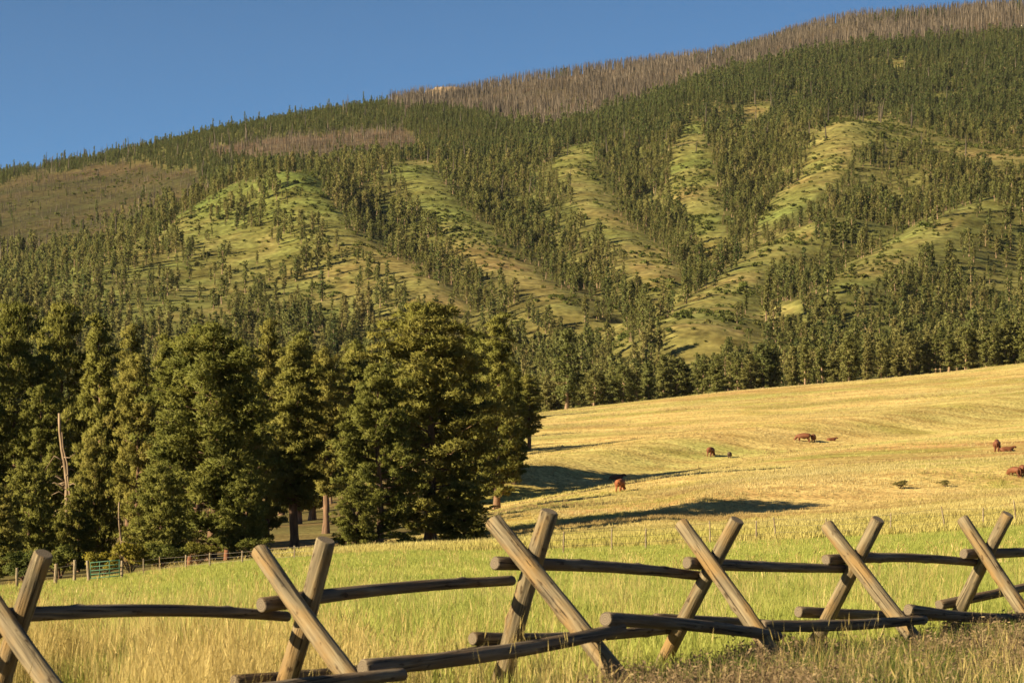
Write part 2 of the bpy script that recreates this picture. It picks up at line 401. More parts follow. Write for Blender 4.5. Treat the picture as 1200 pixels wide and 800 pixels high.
# ---- the meshes
def soil_colour(px, py, D, X):
    col = np.zeros(px.shape + (3,))
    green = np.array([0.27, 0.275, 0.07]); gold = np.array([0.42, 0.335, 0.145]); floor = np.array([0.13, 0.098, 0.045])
    n1 = fbm(X / 30, D / 60, 41, 4); n2 = fbm(X / 9, D / 30, 43, 3)
    wob = (n2 - 0.5) * 18
    fld = sstep(98, 112, D + wob * 0.4)[..., None]
    g = green + (n1[..., None] - 0.5) * np.array([0.10, 0.05, 0.02])
    streak = fbm(X / 60, D / 9, 47, 4)
    gl = gold * (0.78 + 0.5 * streak[..., None])
    rust = sstep(0.56, 0.72, fbm(X / 55, D / 22, 53, 3))[..., None] * sstep(140, 190, D)[..., None]
    gl = gl * (1 - 0.55 * rust) + np.array([0.30, 0.175, 0.075]) * 0.55 * rust
    grn = sstep(0.60, 0.70, fbm(X / 26, D / 12, 59, 3))[..., None]
    gl = gl * (1 - 0.5 * grn) + np.array([0.24, 0.25, 0.055]) * 0.5 * grn
    near = g * (1 - fld) + gl * fld
    dry = sstep(19, 15, D + wob * 0.12)[..., None]
    near = near * (1 - dry) + np.array([0.20, 0.15, 0.065]) * dry
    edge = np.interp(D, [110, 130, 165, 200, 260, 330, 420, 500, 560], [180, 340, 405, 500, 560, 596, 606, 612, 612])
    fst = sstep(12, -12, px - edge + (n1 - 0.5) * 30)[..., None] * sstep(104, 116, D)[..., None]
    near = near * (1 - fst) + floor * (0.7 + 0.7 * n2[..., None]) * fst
    # hills
    cl, br, bm_, bt = regions(px, py)
    n3 = np.clip(fbm(X / 70, D / 90, 61, 4) + 0.35 * sstep(480, 330, px), 0, 1)[..., None]; n4 = fbm(X / 24, D / 30, 67, 3)[..., None]
    grass = np.array([0.165, 0.134, 0.060]) * (1 - n3) + np.array([0.112, 0.135, 0.038]) * n3
    tan = sstep(0.56, 0.72, n4) * 0.30
    grass = grass * (1 - tan) + np.array([0.24, 0.165, 0.085]) * tan
    wood = np.array([0.100, 0.100, 0.036]) * (0.7 + 0.6 * n4)
    h = wood * (1 - cl[..., None]) + grass * cl[..., None]
    brc = np.array([0.060, 0.043, 0.024]) * (0.65 + 0.7 * n4); brc = brc * (1 - 0.5 * n3) + np.array([0.055, 0.055, 0.022]) * 0.5 * n3
    h = h * (1 - br[..., None]) + brc * br[..., None]
    b = np.maximum(bm_, bt)[..., None]
    h = h * (1 - b) + np.array([0.075, 0.056, 0.038]) * (0.65 + 0.7 * n4) * b
    hs = sstep(570, 620, D)[..., None]
    return near * (1 - hs) + h * hs

def fan_mesh(name, D0, D1, dpx_rows, material, label):
    a_in = np.arctan((np.arange(-120, 1321, 5.0) - CX) / F)
    a_l = np.linspace(-math.pi, a_in[0], 70)[:-1]; a_r = np.linspace(a_in[-1], math.pi, 70)[1:]
    A = np.concatenate([a_l, a_in, a_r])
    d = np.exp(np.arange(math.log(D0), math.log(D1) + dpx_rows * 0.5, dpx_rows)); d[-1] = D1
    AA, DD = np.meshgrid(A, d)
    ac = np.clip(AA, -0.37, 0.37)
    px = CX + F * np.tan(ac); r = DD / np.cos(ac)
    z = gz(px, DD)
    fade = 1 - 0.9 * sstep(0.6, 1.6, np.abs(AA))
    z = z * np.where(z > 0, fade, 1.0)
    X = r * np.sin(AA); Y = r * np.cos(AA)
    V = np.stack([X, Y, z], -1).reshape(-1, 3)
    nr, nc = DD.shape
    i = np.arange(nr - 1)[:, None] * nc; j = np.arange(nc - 1)[None, :]
    Q = np.stack([i + j, i + j + 1, i + nc + j + 1, i + nc + j], -1).reshape(-1, 4)
    me = mesh_arrays(name, V, [Q], [material], True)
    py = HY - (z - CZ) / DD * F
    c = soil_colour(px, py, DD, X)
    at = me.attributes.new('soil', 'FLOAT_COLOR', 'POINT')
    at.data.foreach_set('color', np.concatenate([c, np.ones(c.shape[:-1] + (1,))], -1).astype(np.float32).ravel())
    o = link(bpy.data.objects.new(name, me))
    return tag(o, label, None, None, 'structure')

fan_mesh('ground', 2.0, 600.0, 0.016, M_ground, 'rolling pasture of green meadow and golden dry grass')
fan_mesh('hillside', 600.0, 3600.0, 0.0065, M_hill, 'grassy and wooded mountain slope rising behind the pasture')

# ------------------------------------------------------------------ scatter: one stuff object, thousands of copies
def scatter(name, P, rz, sc, pick, protos, label, kind='stuff', tilt=None):
    cl = bpy.data.collections.new(name + '_shapes')
    for k, me in enumerate(protos):
        cl.objects.link(bpy.data.objects.new('%s_shape_%02d' % (name, k), me))
    me = bpy.data.meshes.new(name)
    n = len(P)
    me.vertices.add(n); me.vertices.foreach_set('co', np.asarray(P, np.float32).ravel())
    rot = np.zeros((n, 3), np.float32); rot[:, 2] = rz
    if tilt is not None: rot[:, :2] = tilt
    me.attributes.new('rot', 'FLOAT_VECTOR', 'POINT').data.foreach_set('vector', rot.ravel())
    sc = np.asarray(sc, np.float32)
    if sc.ndim == 1: sc = np.repeat(sc[:, None], 3, 1)
    me.attributes.new('size', 'FLOAT_VECTOR', 'POINT').data.foreach_set('vector', sc.ravel())
    me.attributes.new('pick', 'INT', 'POINT').data.foreach_set('value', np.asarray(pick, np.int32))
    o = link(bpy.data.objects.new(name, me))
    ng = bpy.data.node_groups.new(name, 'GeometryNodeTree')
    ng.interface.new_socket('Geometry', in_out='INPUT', socket_type='NodeSocketGeometry')
    ng.interface.new_socket('Geometry', in_out='OUTPUT', socket_type='NodeSocketGeometry')
    N = ng.nodes; L = ng.links
    gi = N.new('NodeGroupInput'); go = N.new('NodeGroupOutput')
    mp = N.new('GeometryNodeMeshToPoints'); ip = N.new('GeometryNodeInstanceOnPoints'); ci = N.new('GeometryNodeCollectionInfo')
    ci.inputs['Collection'].default_value = cl; ci.inputs['Separate Children'].default_value = True; ci.inputs['Reset Children'].default_value = True
    def attr(nm, ty):
        a = N.new('GeometryNodeInputNamedAttribute'); a.data_type = ty; a.inputs['Name'].default_value = nm; return a.outputs[0]
    L.new(gi.outputs[0], mp.inputs[0]); L.new(mp.outputs[0], ip.inputs['Points']); L.new(ci.outputs[0], ip.inputs['Instance'])
    ip.inputs['Pick Instance'].default_value = True
    L.new(attr('pick', 'INT'), ip.inputs['Instance Index']); L.new(attr('rot', 'FLOAT_VECTOR'), ip.inputs['Rotation'])
    L.new(attr('size', 'FLOAT_VECTOR'), ip.inputs['Scale']); L.new(ip.outputs[0], go.inputs[0])
    md = o.modifiers.new('scatter', 'NODES'); md.node_group = ng
    return tag(o, label, None, None, kind)

# ------------------------------------------------------------------ foliage builders
def unit(v): return v / (np.linalg.norm(v, axis=-1, keepdims=True) + 1e-9)

def tuft_tris(P, N, L, W, k, rg, spread=0.8):
    """k narrow blades at each tuft point, fanning out round direction N"""
    n = len(P)
    d = unit(np.repeat(N, k, 0) + spread * rg.standard_normal((n * k, 3)))
    s = unit(np.cross(d, rg.standard_normal((n * k, 3))))
    ll = (np.repeat(np.broadcast_to(L, (n,)), k) * rg.uniform(0.6, 1.25, n * k))[:, None]
    ww = (np.repeat(np.broadcast_to(W, (n,)), k) * rg.uniform(0.6, 1.3, n * k))[:, None]
    p = np.repeat(P, k, 0)
    a = p - d * ll * 0.35; b = p + d * ll * 0.25 + s * ww * 0.5; c = p + d * ll * 0.65; e = p + d * ll * 0.2 - s * ww * 0.5
    nn = unit(np.repeat(N, k, 0) + 0.45 * rg.standard_normal((n * k, 3)))
    flip = (np.einsum('ij,ij->i', np.cross(b - a, c - a), nn) < 0)[:, None]
    b, e = np.where(flip, e, b), np.where(flip, b, e)
    V = np.stack([a, b, c, e], 1).reshape(-1, 3)
    i = np.arange(n * k)[:, None] * 4
    Q = np.concatenate([i, i + 1, i + 2, i + 3], 1)
    return V, Q, np.repeat(nn, 4, 0)

def pine(seed, H, R, base, shape, limbs, tuft_n, L, W, k, clump_r, name, bark, needle, rtrunk=None, sparse=0.0, up=0.15, tsides=9):
    """tapered trunk with limbs; crown of needle clumps carried by the limbs"""
    rg = np.random.default_rng(seed)
    tb = MB(); rt = rtrunk or 0.018 * H + 0.06
    zt = np.linspace(0, H * 0.97, 14); lean = rg.normal(0, 0.012, 2)
    P = np.stack([zt * lean[0] + 0.12 * np.sin(zt * 0.5 + rg.uniform(0, 6)), zt * lean[1] + 0.12 * np.sin(zt * 0.43 + rg.uniform(0, 6)), zt], 1)
    P[:, :2] -= P[0, :2]
    rad = rt * (1 - zt / H) ** 0.8 + 0.02; rad[0] *= 1.35
    tb.add(*tube(P, rad, tsides, False, 0.05, rg))
    C = []; CR = []; CN = []
    lopside = rg.uniform(0, 2 * np.pi)
    for q in range(limbs):
        f = base + (0.985 - base) * ((q + rg.uniform(0, 1)) / limbs)
        u = (f - base) / (1 - base)
        if sparse and rg.uniform() < sparse * (1 - u): continue
        prof = shape(u)
        az = q * 2.39996 + rg.normal(0, 0.5)
        ln = R * prof * rg.uniform(0.62, 1.12) * (1 + 0.12 * math.cos(az - lopside))
        if rg.uniform() < 0.08: ln *= 1.18
        z0 = f * H
        dirx, diry = math.cos(az), math.sin(az)
        droop = (0.18 * (1 - u) - up - 0.45 * u) 
        t = np.linspace(0, 1, 6)
        base_xy = np.array([np.interp(z0, zt, P[:, 0]), np.interp(z0, zt, P[:, 1])])
        lx = base_xy[0] + dirx * ln * t; ly = base_xy[1] + diry * ln * t
        lz = z0 - droop * ln * t * 0.8 + 0.22 * ln * t ** 2.2
        lp = np.stack([lx, ly, lz], 1); lp[1:] += rg.normal(0, 0.03 * ln, (5, 3))
        r0 = max(0.02, 0.28 * np.interp(z0, zt, rad) * (0.5 + 0.5 * prof))
        tb.add(*tube(lp, r0 * (1 - 0.85 * t), 5, False, 0, rg))
        nc = max(2, int(round(ln / (clump_r * 1.05))) + 1)
        for c in range(nc):
            tt = 0.34 + 0.66 * (c + rg.uniform(0, 0.8)) / nc if ln > clump_r * 1.5 else rg.uniform(0.3, 1.0)
            pt = np.array([np.interp(tt, t, lp[:, m]) for m in range(3)])
            pt = pt + rg.normal(0, 1, 3) * np.array([0.35, 0.35, 0.25]) * clump_r * (0.6 + tt)
            C.append(pt); CR.append(clump_r * rg.uniform(0.65, 1.25) * (0.75 + 0.25 * prof))
            CN.append(unit(np.array([dirx * 0.8, diry * 0.8, 0.55])))
    # leader
    for q in range(3):
        C.append(np.array([P[-1, 0] + rg.normal(0, 0.15 * clump_r), P[-1, 1] + rg.normal(0, 0.15 * clump_r), H - clump_r * (0.3 + 0.7 * q)])); CR.append(clump_r * 0.6); CN.append(np.array([0, 0, 1.0]))
    C = np.array(C); CR = np.array(CR); CN = np.array(CN)
    w = CR ** 2; cnt = np.maximum(2, np.round(tuft_n * w / w.sum())).astype(int)
    ci = np.repeat(np.arange(len(C)), cnt)
    dv = unit(rg.standard_normal((len(ci), 3))); dv[:, 2] = np.where(dv[:, 2] < -0.35, -dv[:, 2] * 0.6, dv[:, 2])
    rr = CR[ci][:, None] * rg.uniform(0.35, 1.0, (len(ci), 1)) ** 0.6
    TP = C[ci] + dv * rr * np.array([1.05, 1.05, 0.55])
    TN = unit(dv + 0.35 * CN[ci] + np.array([0, 0, 0.25]))
    V, Q, NN = tuft_tris(TP, TN, L, W, k, rg)
    crown = mesh_arrays(name + '_crown', V, [Q], [needle], True, None, NN)
    trunk = tb.mesh(name + '_trunk', [bark])
    return trunk, crown

sh_broad = lambda u: (0.66 + 0.50 * min(u * 2.6, 1)) * max(0.06, (1 - u ** 2.3)) ** 0.68 * 0.96
sh_cone = lambda u: 0.12 + 0.88 * (1 - u) ** 0.75 * min(1, 0.62 + 1.6 * u)
sh_narrow = lambda u: 0.18 + 0.82 * (1 - u ** 1.6) ** 0.8 * min(1, 0.55 + 1.4 * u)
sh_bush = lambda u: max(0.15, (1 - u ** 1.8)) ** 0.6

NEARPINE = [
 pine(101, 18.0, 5.4, 0.05, sh_broad, 130, 17500, 0.50, 0.11, 5, 0.80, 'broad_pine', M_bark, M_needle),
 pine(102, 18.0, 3.7, 0.07, sh_cone, 96, 10500, 0.50, 0.11, 5, 0.68, 'conical_pine', M_bark, M_needle),
 pine(103, 18.0, 2.9, 0.22, sh_narrow, 84, 8500, 0.50, 0.11, 5, 0.66, 'narrow_pine', M_bark, M_needle),
 pine(104, 9.0, 3.6, 0.04, sh_bush, 80, 8000, 0.42, 0.10, 5, 0.64, 'bushy_pine', M_bark, M_needle),
 pine(105, 18.0, 4.6, 0.06, sh_broad, 96, 10500, 0.50, 0.11, 5, 0.70, 'open_pine', M_bark, M_needle, sparse=0.2),
]
MIDPINE = [
 pine(201, 12.0, 2.5, 0.10, sh_cone, 44, 1300, 0.75, 0.26, 3, 0.62, 'treeline_cone', M_bark_far, M_needle_far, tsides=6),
 pine(202, 12.0, 2.1, 0.06, sh_narrow, 44, 1200, 0.75, 0.26, 3, 0.58, 'treeline_narrow', M_bark_far, M_needle_far, tsides=6),
 pine(203, 12.0, 3.0, 0.12, sh_broad, 44, 1400, 0.78, 0.27, 3, 0.70, 'treeline_broad', M_bark_far, M_needle_far, tsides=6),
 pine(204, 12.0, 1.7, 0.18, sh_narrow, 36, 900, 0.75, 0.24, 3, 0.52, 'treeline_slim', M_bark_far, M_needle_far, sparse=0.2, tsides=6),
]
def far_pine(seed, H, R, base, shape, needle, bark):
    t, c = pine(seed, H, R, base, shape, 28, 250, 1.05, 0.42, 2, 0.56, 'hill_conifer', bark, needle, rtrunk=0.22, tsides=5)
    return t, c
FAR = [far_pine(301, 11, 2.3, 0.10, sh_cone, M_needle_far, M_bark_far), far_pine(302, 11, 1.8, 0.16, sh_narrow, M_needle_far, M_bark_far),
       far_pine(303, 11, 2.7, 0.12, sh_broad, M_needle_far, M_bark_far), far_pine(304, 11, 2.0, 0.28, sh_narrow, M_needle_far, M_bark_far)]
FARD = [far_pine(311, 11, 2.0, 0.06, sh_cone, M_needle_dark, M_bark_far), far_pine(312, 11, 1.7, 0.08, sh_narrow, M_needle_dark, M_bark_far)]

def join_meshes(name, a, b):
    bmm = bmesh.new(); 
    bmm.from_mesh(a); bmm.from_mesh(b)
    me = bpy.data.meshes.new(name)
    na = len(a.polygons)
    bmm.to_mesh(me); bmm.free()
    me.materials.append(a.materials[0]); me.materials.append(b.materials[0])
    mi = np.ones(len(me.polygons), np.int32); mi[:na] = 0
    me.polygons.foreach_set('material_index', mi); me.update()
    return me
FARJ = [join_meshes('hill_conifer', *p) for p in FAR]; FARDJ = [join_meshes('dark_conifer', *p) for p in FARD]
MIDJ = [join_meshes('mid_conifer', *p) for p in MIDPINE]

def snag(seed, H):
    rg = np.random.default_rng(seed); b = MB()
    b.add(*tube([(0, 0, -0.5), (rg.normal(0, .1), rg.normal(0, .1), H * .5), (rg.normal(0, .25), rg.normal(0, .25), H)], [0.42, 0.30, 0.08], 5, False))
    for q in range(16):
        z = H * rg.uniform(0.18, 0.97); az = rg.uniform(0, 6.28); ln = rg.uniform(0.5, 1.5) * (1.15 - z / H)
        b.add(*tube([(0, 0, z), (math.cos(az) * ln, math.sin(az) * ln, z + rg.uniform(-0.1, 0.5) * ln)], [0.13, 0.05], 3, False))
    return b.mesh('snag', [M_snag])
SNAG = [snag(401 + i, 12) for i in range(4)]

def shrub_mesh(seed, R, H, n, L, W, k, m, name='shrub'):
    rg = np.random.default_rng(seed)
    C = []; 
    nc = 16
    for q in range(nc):
        a = rg.uniform(0, 6.28); r = R * math.sqrt(rg.uniform(0, 1)) * 0.75; C.append((math.cos(a) * r, math.sin(a) * r, H * rg.uniform(0.25, 0.9) * (1 - 0.45 * (r / R) ** 2)))
    C = np.array(C); ci = rg.integers(0, nc, n)
    dv = unit(rg.standard_normal((n, 3))); dv[:, 2] = np.abs(dv[:, 2]) * 0.9 - 0.15
    P = C[ci] + dv * (0.34 * R) * rg.uniform(0.4, 1, (n, 1)); P[:, 2] = np.maximum(P[:, 2], 0.02)
    V, Q, NN = tuft_tris(P, unit(dv + np.array([0, 0, 0.3])), L, W, k, rg)
    crown = mesh_arrays(name, V, [Q], [m], True, None, NN)
    b = MB()
    for c in C[:8]:
        b.add(*tube([(0, 0, -0.05), tuple(c * 0.5 + np.array([0, 0, .05])), tuple(c)], [0.03 * R + 0.01, 0.02 * R + .006, 0.006], 5, False))
    return b.mesh(name + '_stems', [M_bark]), crown

# ------------------------------------------------------------------ near pines: the grove on the left and the big group in the middle
def plant(name, proto, px, D, scale_h, scale_w, rz, label, cat='tree', group=None, sink=0.15):
    x, y, z = gpt(px, D)
    e = empty(name, (x, y, z - sink), label, cat, group)
    e.rotation_euler = (0, 0, rz); e.scale = (scale_w, scale_w, scale_h)
    link(bpy.data.objects.new('trunk', proto[0]), e); link(bpy.data.objects.new('crown', proto[1]), e)
    return e

PH = [18.0, 18.0, 18.0, 9.0, 18.0]; PR = [5.4, 3.7, 2.9, 3.6, 4.6]
GROVE = [  # px, distance, top row, half width px, kind, label
 (505, 172, 360, 88, 0, 'tallest broad round-topped pine in the middle group beside the golden field'),
 (445, 160, 428, 52, 4, 'lighter green pine at the left front of the middle group'),
 (582, 236, 371, 38, 1, 'dark narrow pine at the right edge of the middle group'),
 (560, 254, 392, 44, 0, 'broad shaded pine hidden behind the middle group, casting the long shadow'),
 (530, 262, 408, 40, 0, 'hidden pine deep behind the tallest broad pine'),
 (572, 268, 420, 34, 4, 'shaded pine behind the right edge of the middle group, lower than its neighbour'),
 (366, 258, 414, 36, 1, 'shaded pine at the back of the dark gap between grove and group'),
 (330, 290, 408, 36, 4, 'rear pine showing between grove and group above the dark gap'),
 (545, 163, 566, 42, 3, 'low spreading pine at the right foot of the middle group'),
 (418, 155, 566, 26, 3, 'small bushy pine at the left foot of the middle group'),
 (247, 142, 384, 84, 0, 'big broad sunlit pine in the middle of the left grove'),
 (345, 166, 402, 40, 2, 'dark conical pine at the right end of the left grove'),
 (312, 190, 378, 34, 1, 'tall pine just behind the right shoulder of the big broad pine'),
 (382, 205, 412, 30, 2, 'narrow shaded pine in the gap left of the middle group'),
 (200, 178, 396, 38, 1, 'pine behind the left shoulder of the big broad pine'),
 (160, 165, 418, 38, 4, 'open pine with dark gap between left edge and big broad pine'),
 (120, 178, 374, 42, 1, 'tall pine standing behind the pale dead snag on its right'),
 (74, 182, 360, 46, 0, 'tall pine rising right behind the pale dead snag'),
 (18, 156, 360, 54, 0, 'tall broad pine at the left edge of the picture'),
 (-34, 146, 384, 52, 0, 'pine cut off by the left picture edge'),
 (48, 146, 452, 42, 4, 'mid-height pine left of the pale dead snag'),
 (112, 142, 520, 32, 3, 'short pine right of the pale dead snag'),
 (34, 134, 545, 38, 3, 'low dark pine at the grove edge behind the leaning left post'),
 (190, 134, 548, 40, 3, 'low bushy pine in front of the left grove right of the gate'),
 (288, 138, 560, 32, 3, 'low bushy pine under the right side of the big broad pine'),
 (92, 137, 575, 26, 3, 'small dark pine hiding the foot of the pale dead snag'),
 (285, 158, 432, 40, 1, 'shaded pine tucked behind the right side of the big broad pine'),
 (-8, 128, 570, 44, 3, 'low pine in the bottom left corner of the grove'),
 (412, 262, 402, 30, 2, 'slim pine behind the gap between grove and middle group'),
 (350, 240, 392, 34, 1, 'tall pine behind the right end of the left grove'),
 (230, 235, 392, 34, 2, 'slim pine top showing behind the big broad pine'),
 (150, 250, 384, 36, 1, 'pine top showing in the rear row of the left grove'),
 (602, 262, 428, 22, 1, 'small dark pine behind the right edge of the middle group'),
 (620, 330, 440, 18, 2, 'small slim pine at the field edge right of the middle group'),
]
for k, (px, D, top, hw, kind, label) in enumerate(GROVE):
    base = float(proj_y(np.array([px]), np.array([D]))[0])
    H = (base - top) / F * D; Rm = hw / F * D
    plant('pine_tree', NEARPINE[kind], px, D, H / PH[kind], Rm / (PR[kind] * 1.0), rng.uniform(0, 6.28), label, 'tree', 'pines of the grove')

# wood behind the grove
def ordinal(k):
    ones = ['', 'first', 'second', 'third', 'fourth', 'fifth', 'sixth', 'seventh', 'eighth', 'ninth', 'tenth', 'eleventh', 'twelfth', 'thirteenth', 'fourteenth', 'fifteenth', 'sixteenth', 'seventeenth', 'eighteenth', 'nineteenth']
    if k < 20: return ones[k]
    tens = ['', '', 'twent', 'thirt', 'fort', 'fift', 'sixt', 'sevent', 'eight', 'ninet']
    return tens[k // 10] + ('ieth' if k % 10 == 0 else 'y-' + ones[k % 10])
nth = ['first', 'second', 'third', 'fourth', 'fifth', 'sixth', 'seventh', 'eighth', 'ninth', 'tenth', 'eleventh', 'twelfth', 'thirteenth', 'fourteenth', 'fifteenth', 'sixteenth', 'seventeenth', 'eighteenth', 'nineteenth', 'twentieth']
FORM = ('conical', 'narrow', 'broad', 'thin')
wood = sorted((rng.uniform(-70, 600), rng.uniform(290, 600), rng.uniform(12, 18), int(rng.integers(0, 4))) for k in range(52))
for k, (px, D, H, kd) in enumerate(wood):
    plant('pine_tree', MIDPINE[kd], px, D, H / 12, rng.uniform(1.05, 1.5), rng.uniform(0, 6.28),
          '%s %s pine in the wood behind the grove, %s from the left' % ('tall' if H > 15 else 'short', FORM[kd], ordinal(k + 1)), 'tree', 'pines of the wood behind the grove')

# the row behind the crest of the field
line = []
x = 612.0
while x < 1235:
    line.append((x + rng.uniform(-4, 4), rng.uniform(585, 612), rng.uniform(10.0, 13.5)))
    x += rng.uniform(11, 19)
line.sort()
n_line = len(line)
special = {}
for k, (px, D, H) in enumerate(line):
    kd = int(rng.integers(0, 4)); w = rng.uniform(0.95, 1.35)
    size = 'tall' if H > 12.4 else ('short' if H < 11 else 'middling')
    form = ('conical', 'narrow', 'broad', 'thin')[kd]
    if k < 20: where = '%s from the left end' % nth[k]
    elif n_line - 1 - k < 20: where = '%s from the right end' % nth[n_line - 1 - k]
    else: where = '%s from the left end' % ordinal(k + 1)
    plant('conifer_tree', MIDPINE[kd], px, D, H / 12, w, rng.uniform(0, 6.28), '%s %s conifer in the row behind the field crest, %s' % (size, form, where), 'tree', 'conifers behind the field crest')
plant('conifer_tree', MIDPINE[0], 664, 545, 20.5 / 12, 1.55, 1.0, 'tallest conifer with reddish trunk at left end of the field crest row', 'tree', 'conifers behind the field crest')
for (px, D, H, w, lab) in [(696, 560, 9.4, 1.3, 'small rounded conifer standing on the field crest right of the reddish trunk'), (730, 562, 9.8, 1.25, 'second small rounded conifer on the field crest right of the reddish trunk')]:
    plant('conifer_tree', MIDPINE[2], px, D, H / 12, w * 0.85, 2.0, lab, 'tree', 'conifers behind the field crest')
rank = sorted((rng.uniform(600, 1240), rng.uniform(625, 720), rng.uniform(11, 15.5), int(rng.integers(0, 4))) for k in range(46))
for k, (px, D, H, kd) in enumerate(rank):
    plant('conifer_tree', MIDPINE[kd], px, D, H / 12, rng.uniform(1.0, 1.4), rng.uniform(0, 6.28),
          '%s %s conifer in the second rank behind the field crest, %s from the left' % ('tall' if H > 13.2 else 'short', FORM[kd], ordinal(k + 1)), 'tree', 'conifers of the second rank behind the crest')

# ------------------------------------------------------------------ hillside trees
def area_samples(n, d0, d1, p0=-130, p1=1330):
    D = np.sqrt(rng.uniform(d0 * d0, d1 * d1, n)); px = rng.uniform(p0, p1, n); return px, D
N = 78000
px, D = area_samples(N, 690, 2560)
X = (px - CX) / F * D; z = gz(px, D); py = HY - (z - CZ) / D * F
cl, br, bm_, bt = regions(px, py)
clump = fbm(X / 34, D / 46, 71, 3)
low = sstep(9, 1, gz_base(px, D, disp))                        # hollows between the spurs hold the thickest wood
dens = 0.62 * (0.30 + 1.0 * sstep(0.36, 0.58, clump)) * (0.80 + 0.45 * low)
dens = np.maximum(dens, 0.52 * sstep(1600, 1800, D) * sstep(640, 760, px))
dens = dens * (1 - sstep(0.15, 0.9, cl) * 0.985)
thin = sstep(0.4, 0.6, cl) * sstep(0.8, 0.7, cl)              # the half-open slope on the left
dens = np.where(thin > 0.5, 0.045 + 0.36 * sstep(0.45, 0.61, clump), dens)
dens *= (1 - 0.975 * br) * (1 - 0.93 * bm_) * (1 - 0.92 * bt)
far_l = sstep(1750, 1950, D) * sstep(620, 560, px)            # young dark wood on the rounded top
dens = np.maximum(dens, far_l * (1 - br) * (1 - bm_) * (1 - bt) * 1.0)
H = np.clip(rng.gamma(8, 1.12, N), 3.0, 17.0)
for up in (0.35, 0.7):                                        # openings keep their lower edge free of tall crowns
    c2 = regions(px, py - up * H / D * F)[0]
    dens = dens * (1 - 0.72 * sstep(0.72, 0.88, c2) - 0.22 * sstep(0.93, 0.95, c2))
keep = rng.uniform(0, 1, N) < dens
px, D, X, z, py, H = px[keep], D[keep], X[keep], z[keep], py[keep], H[keep]
n = len(px)
dark = (rng.uniform(0, 1, n) < np.clip(sstep(1650, 1950, D) + 0.12, 0, 1))
H = H * (1 - 0.35 * (sstep(1750, 1950, D) * sstep(620, 540, px))) * (1 + 0.1 * (fbm(X / 90, D / 90, 77, 2) - .5))
H *= np.where(rng.uniform(0, 1, n) < 0.22, rng.uniform(0.45, 0.8, n), 1.0)
H *= np.where((D > 2150) & (px < 640) & (rng.uniform(0, 1, n) < 0.07), 1.7, 1.0)
W = H * rng.uniform(0.72, 1.12, n)
W = np.where((D > 2150) & (px < 640), np.minimum(W, 9), W)
# the 120 that show largest stand as trees of their own
order = np.argsort(-(H / D))
vis = order[D[order] < 1000][:120]
own = np.zeros(n, bool); own[vis] = True
vis = vis[np.argsort(px[vis])]; seen_side = {}
for q in vis:
    kd = int(rng.integers(0, 4)); pr = FAR[kd]
    side = 'behind the left grove' if px[q] < 420 else ('above mid field' if px[q] < 850 else 'above the right field')
    seen_side[side] = seen_side.get(side, 0) + 1
    e = empty('conifer_tree', (X[q], D[q], z[q] - 0.2), '%s conifer at the foot of the slope %s, %s from its left' % (FORM[kd], side, ordinal(seen_side[side])), 'tree', 'conifers on the foot of the slope')
    e.rotation_euler = (0, 0, rng.uniform(0, 6.28)); e.scale = (W[q] / 11, W[q] / 11, H[q] / 11)
    link(bpy.data.objects.new('trunk', pr[0]), e); link(bpy.data.objects.new('crown', pr[1]), e)
r = ~own
pick = np.where(dark[r], 4 + rng.integers(0, 2, r.sum()), rng.integers(0, 4, r.sum()))
sc = np.stack([W[r] / 11, W[r] / 11, H[r] / 11], 1)
scatter('hillside_forest', np.stack([X[r], D[r], z[r] - 0.2], 1), rng.uniform(0, 6.28, r.sum()), sc, pick, FARJ + FARDJ,
        'dense conifer forest in bands across the mountain slope')
print('hill trees', n)
# trees along the top of the burnt ridge
px, D = area_samples(2600, 2900, 3150); X = (px - CX) / F * D; z = gz(px, D); py = HY - (z - CZ) / D * F
k = (px > 640) & (fbm(px / 60, D / 400, 81, 2) > 0.52) & (rng.uniform(0, 1, len(px)) < 0.55)
scatter('ridge_conifers', np.stack([X[k], D[k], z[k] - .2], 1), rng.uniform(0, 6.28, k.sum()), rng.uniform(0.7, 1.25, k.sum()), rng.integers(0, 2, k.sum()), FARDJ,
        'surviving dark conifers along the burnt ridge')
# burnt snags
N = 60000
px, D = area_samples(N, 1500, 3300); X = (px - CX) / F * D; z = gz(px, D); py = HY - (z - CZ) / D * F
cl, br, bm_, bt = regions(px, py)
sd = np.maximum(bt * 0.62 * (0.45 + 0.9 * sstep(0.35, 0.6, fbm(X / 60, D / 60, 91, 3))), bm_ * 0.62); sd = np.maximum(sd, br * 0.34); sd = np.maximum(sd, 0.012)
k = rng.uniform(0, 1, N) < sd
H = np.where(br[k] > 0.5, rng.uniform(3, 7, k.sum()), np.where(bm_[k] > .5, rng.uniform(5, 10, k.sum()), rng.uniform(9, 19, k.sum())))
sc = np.stack([H / 12 * 0.9 + 0.2, H / 12 * 0.9 + 0.2, H / 12], 1)
scatter('burnt_snags', np.stack([X[k], D[k], z[k]], 1), rng.uniform(0, 6.28, k.sum()), sc, rng.integers(0, 4, k.sum()), SNAG, 'grey brown burnt snags covering the high ridge', tilt=rng.standard_t(3, (k.sum(), 2)) * 0.045)
